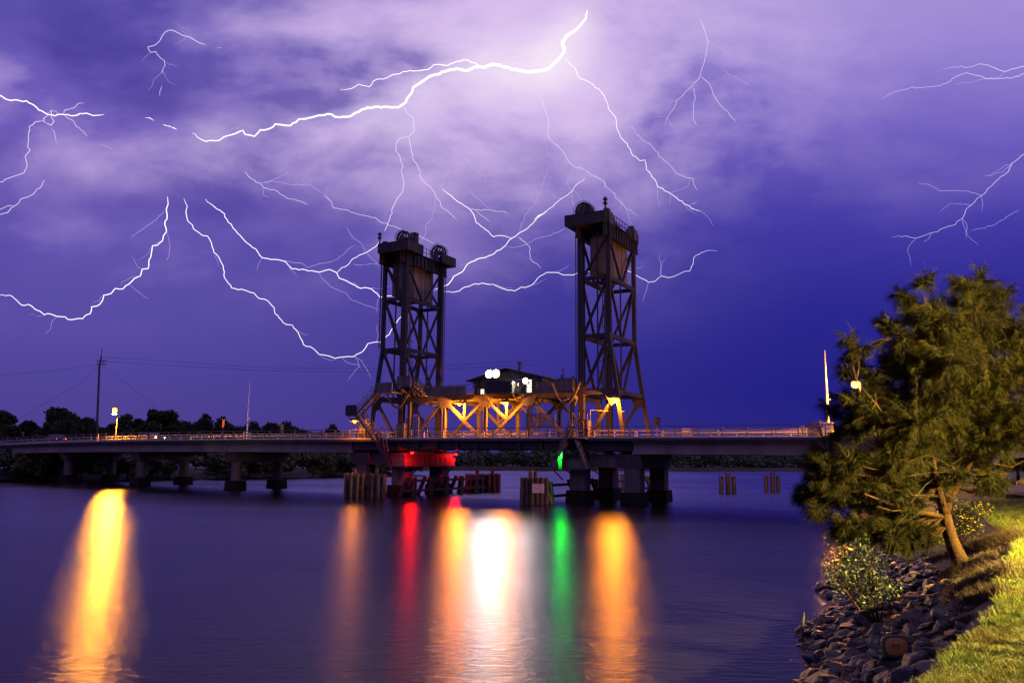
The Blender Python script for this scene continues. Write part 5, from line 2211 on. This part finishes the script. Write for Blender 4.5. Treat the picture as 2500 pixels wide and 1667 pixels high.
def tuft(label, px, py, n, hgt, spread, m_=DRY, lean=(0, 0), name='dry_grass_tuft', flat=1.0):
    c = ground_hit(px, py)
    r3 = np.random.default_rng(int(px + py))
    V0 = []
    for i in range(n):
        x = c.x + r3.normal() * spread[0]
        y = c.y + r3.normal() * spread[1]
        z = land_z(x, y)
        h = hgt * r3.uniform(.5, 1.2)
        lx = (r3.normal() * .45 + lean[0]) * h
        ly = (r3.normal() * .45 + lean[1]) * h
        a = r3.uniform(0, 6.28)
        wx, wy = .0035 * math.cos(a), .0035 * math.sin(a)
        bx, by = x + lx * .35, y + ly * .35
        V0 += [(x - wx, y - wy, z - .02), (x + wx, y + wy, z - .02), (bx + wx * .8, by + wy * .8, z + h * .55), (bx - wx * .8, by - wy * .8, z + h * .55), (x + lx, y + ly, z + h * .85)]
    F0 = []
    for i in range(n):
        F0 += [(5 * i, 5 * i + 1, 5 * i + 2, 5 * i + 3), (5 * i + 3, 5 * i + 2, 5 * i + 4)]
    return tag(mesh_obj(name, V0, F0, m_), label, 'grass tuft', 'dry grass tufts along the lawn edge')


for (px, py, n, h_, sp_, lb, ln) in ((2418, 1330, 4200, .24, (.28, .7), 'wide thatch of dry brown grass on the slope right of the casuarina trunk', (-.35, -.2)),
                                    (2380, 1385, 2600, .22, (.22, .4), 'dry grass thatch around the foot of the casuarina', (-.3, 0)),
                                    (2400, 1425, 1700, .28, (.13, .4), 'orange-brown dry grass tuft at the lawn edge right of the pipe', (-.3, 0)),
                                    (2388, 1470, 900, .22, (.08, .25), 'dry grass tuft hanging over the rocks below the orange-brown one', (-.5, -.3)),
                                    (2335, 1530, 1200, .1, (.05, .16), 'short straw tuft at the lawn edge level with the dumped chair', (-.5, -.2)),
                                    (2268, 1592, 800, .11, (.06, .18), 'dark straw tuft at the lawn edge below the dumped chair', (-.7, -.2)),
                                    (2222, 1648, 800, .12, (.06, .18), 'straw tuft at the bottom picture edge of the lawn', (-.7, -.2)),
                                    (2270, 1375, 1100, .2, (.35, .4), 'dry grass between the rocks left of the casuarina foot', (-.5, 0)),
                                    (2360, 1438, 420, .22, (.1, .15), 'small green tuft among the rocks right of the pipe', (-.1, 0))):
    tuft(lb, px, py, n, h_, sp_, BLADE if 'green' in lb else DRY, ln)

# ------------------------------------------------------------------ dumped chair, pipe, sticks
c = ground_hit(2180, 1625)
co_ = thing('dumped_chair', 'broken office chair with a stained orange-brown back dumped on the rocks', 'chair', (c.x, c.y, c.z))
Yc = c.y


def cp(x, y, d=0.0):
    return at(x, y, Yc + d)


b = MB()
cen = cp(2186, 1576, -.05)
nn = 24
vs = []
for layer, (fx, d) in enumerate(((1.0, 0.0), (.97, -.03), (.97, .035))):
    for i in range(nn):
        a = 2 * math.pi * i / nn
        e = 3.2
        cx = math.copysign(abs(math.cos(a)) ** (2 / e), math.cos(a)) * .188 * fx
        cz = math.copysign(abs(math.sin(a)) ** (2 / e), math.sin(a)) * .135 * fx
        vs.append(cen + Vector((cx + cz * .08, d + cz * .25, cz)))
fs = [(i, (i + 1) % nn, nn + (i + 1) % nn, nn + i) for i in range(nn)] + [(2 * nn + i, 2 * nn + (i + 1) % nn, (i + 1) % nn, i) for i in range(nn)]
fs += [tuple(range(nn, 2 * nn))[::-1], tuple(range(2 * nn, 3 * nn))]
b.add(vs, fs)
b.build('backrest_rim', BLACKP, co_, smooth=False)
b = MB()
vs = []
for i in range(nn):
    a = 2 * math.pi * i / nn
    e = 3.0
    cx = math.copysign(abs(math.cos(a)) ** (2 / e), math.cos(a)) * .15
    cz = math.copysign(abs(math.sin(a)) ** (2 / e), math.sin(a)) * .108
    vs.append(cen + Vector((cx + cz * .08, -.034 + cz * .25, cz)))
vs.append(cen + Vector((0, -.05, 0)))
b.add(vs, [((i + 1) % nn, i, nn) for i in range(nn)])
b.build('backrest_panel', VINYL, co_, smooth=True)
b = MB()
for x in (2182, 2195):
    b.tube([cp(x, 1572, -.1), cp(x, 1600, -.08), cp(x, 1618, .05)], .009, 6)
b.tube([cp(2182, 1572, -.1), cp(2195, 1572, -.1)], .009, 6)
b.build('back_bracket', RUST, co_)
b = MB()
sc_ = cp(2168, 1601, .18)
vs = []
for dz, k in ((-.035, .96), (.0, 1.0), (.035, .93)):
    for i in range(nn):
        a = 2 * math.pi * i / nn
        e = 4
        cx = math.copysign(abs(math.cos(a)) ** (2 / e), math.cos(a)) * .25 * k
        cy_ = math.copysign(abs(math.sin(a)) ** (2 / e), math.sin(a)) * .22 * k
        vs.append(sc_ + Vector((cx, cy_, dz - cx * .12)))
fs = []
for L_ in range(2):
    fs += [(L_ * nn + i, L_ * nn + (i + 1) % nn, (L_ + 1) * nn + (i + 1) % nn, (L_ + 1) * nn + i) for i in range(nn)]
fs += [tuple(range(nn))[::-1], tuple(range(2 * nn, 3 * nn))]
b.add(vs, fs)
b.build('seat', GLASS, co_, smooth=False)
b = MB()
b.tube([cp(2168, 1606, .15), cp(2166, 1640, .1), cp(2164, 1662, .05)], [.028, .022, .022], 8)
for k in range(5):
    a = 2 * math.pi * k / 5 + .3
    p = cp(2164, 1660, .05)
    b.tube([p, p + Vector((math.cos(a) * .26, math.sin(a) * .26, -.04))], [.02, .012], 6)
b.build('pedestal', BLACKP, co_)

pa, pb_ = ground_hit(2188, 1452), ground_hit(2332, 1452)
Yq = (pa.y + pb_.y) / 2
b = MB()
p1, p2 = at(2190, 1456, Yq - .3), at(2330, 1453, Yq - .3)
b.tube([p1, p2], .034, 10)
b.tube([p1 + (p1 - p2).normalized() * .02, p1 + (p2 - p1).normalized() * .04], .042, 10)
tag(b.build('drain_pipe', PIPE), 'pale straight drain pipe lying across the rocks under the casuarina', 'pipe')
for i, (pts, lb) in enumerate((([(1957, 1572), (1959, 1530), (1963, 1494)], 'thickest upright stick standing in the water left of the rocks'),
                               ([(1968, 1580), (1972, 1548), (1984, 1524)], 'bent stick in the water between the thick stick and the rocks'),
                               ([(1985, 1566), (1990, 1560), (1998, 1540)], 'short stick poking from the water near the rocks'),
                               ([(2000, 1545), (2006, 1520), (2012, 1497)], 'thin straight stick at the rock edge in the water'))):
    Ys = px_water(1957 + 14 * i, 1572 - 8 * i).y
    b = MB()
    c = [at(x, y, Ys) for x, y in pts]
    c[0] = Vector((c[0].x, c[0].y, -.3))
    b.tube(c, [.04 if i == 0 else .02, .03 if i == 0 else .017, .012 if i else .022], 6)
    tag(b.build('stick', TIMBER_D), lb, 'stick', 'sticks standing in the water by the rocks')
# ------------------------------------------------------------------ lightning
def S1(*p): return [(x / 2.8, y / 2.8) for x, y in p]
def S2(*p): return [(830 + x / 2.8, y / 2.8) for x, y in p]
def S3(*p): return [(1660 + x / 2.306, y / 2.306) for x, y in p]
def S4(*p): return [(x / 2.45, 400 + y / 2.45) for x, y in p]
def S5(*p): return [(860 + x / 2.613, 360 + y / 2.613) for x, y in p]


LRNG = random.Random(99)


def channel(parts, w0, w1, m_, name, parent, Y0_, Y1_, rough=1.0):
    """one lightning channel: a kinked tube that wanders in depth as well"""
    n = len(parts)
    fine = []
    ph = LRNG.uniform(0, 6)
    for i in range(n - 1):
        (xa, ya), (xb, yb) = parts[i], parts[i + 1]
        L_ = math.hypot(xb - xa, yb - ya)
        k = max(1, int(L_ / 7))
        for j in range(k):
            a = j / k
            jx = LRNG.gauss(0, 1.1 * rough) if j else 0
            jy = LRNG.gauss(0, 1.1 * rough) if j else 0
            fine.append((xa + (xb - xa) * a + jx, ya + (yb - ya) * a + jy, (i + a) / (n - 1)))
    fine.append((parts[-1][0], parts[-1][1], 1.0))
    pts, rad = [], []
    for x, y, a in fine:
        Yd = Y0_ + (Y1_ - Y0_) * a + 25 * math.sin(a * 9 + ph)
        pts.append(at(x, y, Yd))
        tp_ = min(1.0, .4 + a * 14, .3 + (1 - a) * 10)
        rad.append(tp_ * (w0 + (w1 - w0) * a) * (.36 if m_ is E_BOLT else .44) * Yd / FPX)
    b = MB()
    b.tube(pts, rad, 6)
    return b.build(name, m_, parent)


def bolt(label, main, w0, w1, Y0_, Y1_, branches=(), m_=None):
    c = at(main[0][0], main[0][1], Y0_)
    o = thing('lightning_bolt', label, 'lightning bolt', (c.x, c.y, c.z), group='lightning bolts across the storm sky')
    channel(main, w0, w1, m_ or E_BOLT, 'channel', o, Y0_, Y1_)
    if len(main) > 12:
        for k in range(7):                      # short dim side twigs
            i = LRNG.randrange(2, len(main) - 1)
            x, y = main[i]
            ang = math.atan2(main[i][1] - main[i - 1][1], main[i][0] - main[i - 1][0]) + LRNG.choice((-1, 1)) * LRNG.uniform(.4, 1.0)
            pts = [(x, y)]
            for q in range(LRNG.randrange(3, 6)):
                ang += LRNG.gauss(0, .45)
                L_ = LRNG.uniform(8, 20)
                x, y = x + math.cos(ang) * L_, y + math.sin(ang) * L_
                pts.append((x, y))
            channel(pts, .9, .5, E_BOLT3, 'branch', o, Y0_ + (Y1_ - Y0_) * i / len(main), Y0_ + (Y1_ - Y0_) * i / len(main))
    for pts, a, b_, k in branches:
        channel(pts, a, b_, (E_BOLT, E_BOLT2, E_BOLT3)[k], 'branch', o, Y0_ + (Y1_ - Y0_) * .5, (Y0_ + Y1_) / 2 + LRNG.uniform(-60, 60))
    return o


bolt('thick bolt entering at the left picture edge and ending in a knot of loops',
     S1((-20, 640), (0, 653), (60, 685), (180, 690), (250, 735), (330, 785), (440, 785), (530, 788), (590, 775), (640, 792), (712, 783)), 4.2, 3.2, 1150, 1250,
     [(S1((435, 778), (440, 755), (510, 738), (535, 708), (577, 706)), 2, 1.2, 1), (S1((440, 788), (500, 825), (520, 865), (555, 890), (603, 935)), 1.8, 1.1, 1),
      (S1((690, 988), (740, 1005), (787, 1030)), 1, 1, 2), (S1((330, 785), (300, 810), (300, 835), (350, 858), (370, 830), (350, 800), (352, 755), (330, 775)), 2.2, 1.6, 1),
      (S1((352, 760), (380, 762), (410, 785)), 1.5, 1.3, 1), (S1((352, 880), (372, 905), (378, 950), (388, 980)), 1.5, 1, 1),
      (S1((295, 825), (240, 835), (200, 865), (195, 960), (190, 1010), (207, 1025), (172, 1070), (187, 1130), (165, 1180), (100, 1205), (0, 1245), (-20, 1250)), 2, 1.6, 1)])
bolt('small forked bolt low at the left picture edge', S1((308, 1232), (275, 1285), (225, 1330), (160, 1355), (95, 1410), (50, 1455), (0, 1467), (-20, 1470)), 1.6, 1.8, 1200, 1120,
     [(S1((92, 1405), (50, 1408), (0, 1430), (-20, 1436)), 1.5, 1.4, 1)], E_BOLT2)
bolt('hook-shaped thin bolt high in the clouds on the left', S1((1407, 307), (1380, 300), (1320, 270), (1270, 250), (1220, 228), (1175, 208), (1130, 220), (1110, 245), (1090, 285), (1060, 310), (1012, 322), (1030, 360), (1065, 355), (1090, 390), (1122, 415), (1128, 450), (1110, 480), (1110, 507)),
     2.0, 1.4, 1400, 1350, [(S1((1107, 588), (1092, 630), (1092, 658)), 1.2, 1.2, 1), (S1((1485, 330), (1513, 325)), 1.8, 1.4, 1)], E_BOLT2)
bolt('two short bright dashes of a bolt showing through the cloud on the left', S1((1115, 853), (1160, 865), (1207, 885)), 2.5, 3.6, 1300, 1300, [(S1((993, 805), (1025, 808), (1050, 825)), 2, 3, 0)])
mainb = S1((1315, 912), (1350, 940), (1410, 968), (1500, 960), (1530, 938), (1590, 920), (1660, 892), (1675, 920), (1740, 933), (1778, 890), (1830, 885), (1880, 850), (1985, 860), (2040, 818), (2130, 805), (2180, 790), (2240, 780), (2290, 800)) + \
    S2((0, 803), (75, 795), (150, 750), (260, 730), (400, 735), (430, 715), (470, 660), (500, 600), (560, 560), (610, 525), (720, 490), (800, 470), (860, 485), (920, 460), (985, 462), (1050, 440), (1130, 460), (1220, 485), (1330, 490), (1400, 480), (1440, 460), (1500, 400), (1530, 360), (1520, 290), (1545, 250), (1620, 200), (1680, 130), (1690, 75))
bolt('huge main bolt arching through the brightest cloud above the towers', mainb, 2.8, 12.5, 1250, 1350,
     [(S2((950, 450), (920, 430), (850, 410), (780, 430), (735, 450), (640, 445), (600, 478), (550, 485), (480, 483), (430, 492), (360, 513), (320, 535), (250, 545), (200, 595), (130, 577), (60, 610), (0, 618)), 3.2, 1.8, 0),
      (S2((435, 725), (455, 770), (500, 805), (510, 890), (470, 935), (480, 980), (495, 1080), (530, 1130), (560, 1230), (630, 1295), (660, 1350), (700, 1420), (760, 1465), (803, 1505)), 2.2, 1.3, 1),
      (S2((470, 935), (410, 950), (390, 970), (380, 1030), (405, 1060), (430, 1140), (418, 1170), (435, 1230), (430, 1300), (395, 1350), (360, 1420), (340, 1500), (310, 1568)) + [(939, 565)], 1.8, 1.8, 1),
      (S2((455, 770), (455, 830), (470, 850), (440, 870), (410, 935), (345, 965), (300, 970)), 1.3, .8, 2), (S2((510, 805), (580, 830), (660, 875), (740, 980), (800, 1040), (850, 1080), (910, 1150), (980, 1195), (1005, 1250)), 1.1, .8, 2)])
bolt('long bolt falling to the right of the right tower from the main arch',
     S2((1535, 400), (1610, 470), (1645, 540), (1700, 560), (1780, 620), (1830, 710), (1835, 745), (1885, 805), (1890, 860), (1920, 940), (1985, 1020), (1990, 1045), (2050, 1100), (2085, 1095), (2095, 1160), (2150, 1225), (2170, 1275), (2260, 1325), (2352, 1395)) + S3((50, 1158), (85, 1180), (120, 1190)),
     1.7, 1.6, 1250, 1150, [(S2((2170, 1275), (2170, 1340), (2185, 1420)), 1, .7, 2), (S2((2260, 1330), (2262, 1400)), 1, .7, 2), (S3((50, 1158), (75, 1145), (95, 1150)), 1, .8, 2)])
bolt('thin bolt parallel to the long one, farther right', S2((1990, 855), (2020, 910), (2080, 965), (2130, 1000), (2200, 1080), (2250, 1125), (2300, 1185)) + S3((0, 985), (50, 1003), (75, 1005), (80, 1040), (100, 1070)), .9, 1.1, 1350, 1300, [], E_BOLT2)
bolt('thin crooked bolt falling behind the top of the right tower',
     S2((1297, 580), (1340, 630), (1385, 690), (1405, 760), (1425, 810), (1420, 910), (1435, 955), (1520, 1030), (1560, 1100), (1600, 1140), (1680, 1165), (1740, 1205), (1800, 1235), (1820, 1280), (1860, 1310), (1920, 1385), (1960, 1430), (2040, 1475)), 1.5, 1.0, 1200, 1150,
     [(S2((1590, 1145), (1580, 1200), (1550, 1255), (1585, 1310), (1590, 1380), (1610, 1440)), 1.1, .9, 2), (S2((1960, 1430), (1980, 1500), (2000, 1540)), .8, .7, 2)], E_BOLT2)
bolt('long diagonal bolt between the two towers, forking near its middle',
     S2((1675, 1215), (1620, 1260), (1590, 1305), (1520, 1355), (1470, 1395), (1400, 1455), (1330, 1500)) + S5((1240, 405), (1180, 450), (1120, 515), (1060, 550), (1020, 578), (960, 640), (890, 685), (820, 705), (740, 740), (700, 795), (650, 820), (610, 875), (585, 885), (525, 905)), 1.1, 3.0, 1200, 1050,
     [(S5((1020, 578), (950, 562), (900, 570), (840, 515), (790, 480), (775, 430), (750, 395), (660, 335), (570, 262)), 1.8, 2.2, 0), (S5((750, 395), (860, 398), (970, 410), (1000, 425)), 1.4, 1.0, 1),
      (S5((790, 400), (830, 440), (887, 475)), 1.2, .8, 1), (S5((745, 270), (790, 315), (840, 365), (880, 388)), 1.0, 1.0, 2), (S5((1060, 570), (1130, 630), (1135, 710), (1205, 770)), 1.5, 1.0, 1),
      (S5((1357, 517), (1270, 560), (1180, 580), (1110, 620), (1030, 640), (985, 632)), 1.0, .9, 2), (S5((1250, 130), (1210, 250), (1170, 350), (1100, 435), (1065, 540)), 1.0, 1.0, 2),
      (S5((640, 110), (590, 190), (560, 260), (530, 310), (530, 370), (510, 450), (470, 500), (465, 560), (440, 600)), .9, 1.1, 2)])
bolt('low wavy bolt between the towers, running on to the right of the right tower',
     S5((580, 918), (660, 920), (720, 890), (780, 870), (850, 870), (900, 873), (960, 900), (1035, 915), (1080, 890), (1140, 880), (1200, 820), (1240, 797), (1290, 797), (1340, 812), (1400, 815), (1440, 800), (1550, 790), (1650, 770), (1745, 770), (1800, 805), (1890, 860), (1930, 855), (1970, 820), (2010, 830), (2070, 815), (2110, 795), (2150, 790), (2175, 740), (2180, 700), (2230, 670), (2280, 655), (2330, 660)), 2.2, .9, 1100, 1200, [], E_BOLT)
bolt('stepped bolt curling from the dark cloud shelf down to the left picture edge',
     S4((1002, 198), (1006, 240), (995, 270), (1000, 310), (987, 345), (996, 405), (978, 430), (972, 460), (940, 488), (912, 490), (905, 540), (890, 590), (885, 628), (850, 630), (840, 670), (805, 685), (770, 720), (735, 748), (690, 745), (665, 775), (620, 785), (612, 820), (580, 850), (548, 855), (540, 895), (512, 905), (495, 925), (420, 932), (390, 915), (340, 912), (285, 895), (265, 902), (240, 882), (210, 870), (170, 840), (130, 845), (70, 790), (0, 785), (-30, 780)), 3.4, 2.4, 1050, 950,
     [(S4((985, 280), (940, 330), (900, 360), (830, 405), (790, 430), (785, 450)), 1.1, .8, 2), (S4((1000, 410), (1018, 490), (1010, 550), (993, 582)), .9, .8, 2)])
bolt('bolt curving from the dark cloud shelf down to the foot of the left tower',
     S4((1100, 208), (1120, 255), (1112, 290), (1122, 340), (1150, 365), (1158, 390), (1210, 428), (1242, 433), (1265, 475), (1280, 530), (1310, 560), (1335, 610), (1342, 680), (1385, 742), (1445, 750), (1520, 773), (1550, 805), (1600, 818), (1640, 860), (1645, 895), (1710, 960), (1750, 965), (1790, 1025), (1815, 1080), (1875, 1105), (1910, 1140), (1965, 1148), (2005, 1163), (2045, 1155), (2120, 1150), (2175, 1115), (2200, 1075), (2250, 1065)) + [(937, 834), (954, 808), (963, 794), (980, 772), (994, 749), (1000, 735)], 2.4, 2.2, 1050, 980)
bolt('bolt running from the dark cloud shelf to the middle of the left tower',
     S4((1230, 212), (1280, 255), (1330, 290), (1365, 350), (1410, 400), (1450, 445), (1480, 475), (1530, 510), (1568, 562), (1640, 572), (1690, 580), (1710, 585), (1745, 628), (1830, 635), (1905, 648), (1970, 632), (2015, 652), (2030, 685), (2090, 710), (2160, 745), (2200, 742), (2240, 765), (2270, 795), (2340, 790)) + [(985, 720)], 2.4, 2.6, 1050, 1000,
     [(S4((2015, 650), (2045, 620), (2080, 605), (2115, 565), (2180, 535), (2240, 500), (2270, 455)), 1.8, 1.8, 0), (S4((1710, 580), (1760, 592), (1800, 592), (1840, 622), (1890, 605), (1960, 590), (2020, 570), (2080, 515), (2130, 485)), 1.3, .8, 2),
      (S4((1900, 640), (1930, 690), (2000, 745), (2060, 770), (2100, 810), (2180, 845), (2270, 872)), 1, .8, 2), (S4((2070, 380), (2110, 440), (2160, 475), (2200, 540), (2270, 610)), 1, .8, 2), (S4((2110, 598), (2170, 605), (2220, 595), (2280, 600)), 1, .8, 2)])
bolt('thin branching bolt below the main arch, reaching the top of the left tower',
     S4((1465, 48), (1495, 85), (1555, 115), (1580, 145), (1650, 160), (1715, 205), (1800, 225), (1845, 245)), 1.7, 1.1, 1250, 1200,
     [(S4((1560, 115), (1620, 100), (1680, 75), (1745, 42)), 1.2, .9, 2), (S4((1575, 112), (1640, 103), (1720, 122), (1850, 125), (1940, 182)), 1.2, 1.0, 2),
      (S4((1940, 182), (1970, 215), (1995, 265), (2080, 278), (2150, 305), (2240, 320), (2290, 355), (2350, 372)) + [(995, 565), (1030, 580), (1060, 594)], 1.3, 1.3, 1), (S4((1580, 145), (1575, 185), (1608, 205)), 1.0, .8, 2)], E_BOLT2)
bolt('small three-forked bolt high to the right of the main arch', S3((113, 110), (130, 145), (138, 175), (160, 235), (150, 300), (130, 370), (115, 425), (70, 485), (30, 520), (0, 553)) + S2((2300, 690), (2285, 740), (2240, 800), (2215, 865)), 1.5, 1.0, 1400, 1350,
     [(S3((118, 430), (165, 470), (185, 530), (225, 590), (270, 630), (315, 690)), 1.3, 1.0, 1), (S3((70, 490), (87, 545), (75, 620), (80, 680), (95, 710)), 1.2, .9, 1), (S3((240, 380), (270, 415), (340, 450), (395, 485)), .8, .7, 2)], E_BOLT2)
bolt('pair of nearly level thin bolts entering at the right picture edge', S3((1970, 370), (1937, 375), (1870, 388), (1830, 405), (1760, 380), (1715, 365), (1680, 362), (1610, 382), (1580, 373), (1470, 390)), 2.0, .8, 1250, 1300,
     [(S3((1970, 405), (1937, 415), (1860, 442), (1800, 442), (1730, 445), (1660, 425), (1610, 410), (1550, 435), (1500, 470), (1465, 485), (1400, 490), (1325, 497), (1310, 490), (1230, 515), (1180, 530), (1130, 560)), 1.6, .7, 1), (S3((1830, 405), (1800, 435), (1740, 440), (1690, 450), (1630, 465), (1545, 470)), 1.1, .7, 2)], E_BOLT2)
bolt('thin forked bolt low at the right picture edge above the casuarina', S3((1970, 850), (1937, 870), (1870, 920), (1850, 965), (1780, 1020), (1700, 1100), (1640, 1155), (1610, 1180), (1590, 1230), (1535, 1270), (1480, 1285), (1420, 1310), (1335, 1340), (1270, 1328), (1195, 1332)), 1.5, .8, 1200, 1250,
     [(S3((1700, 1100), (1610, 1075), (1550, 1072), (1460, 1075), (1410, 1045), (1340, 1028)), 1.1, .8, 2), (S3((1420, 1310), (1400, 1345), (1370, 1362)), .9, .7, 2), (S3((1910, 1180), (1840, 1220), (1780, 1260), (1700, 1285), (1640, 1300)), .9, .7, 2)], E_BOLT2)
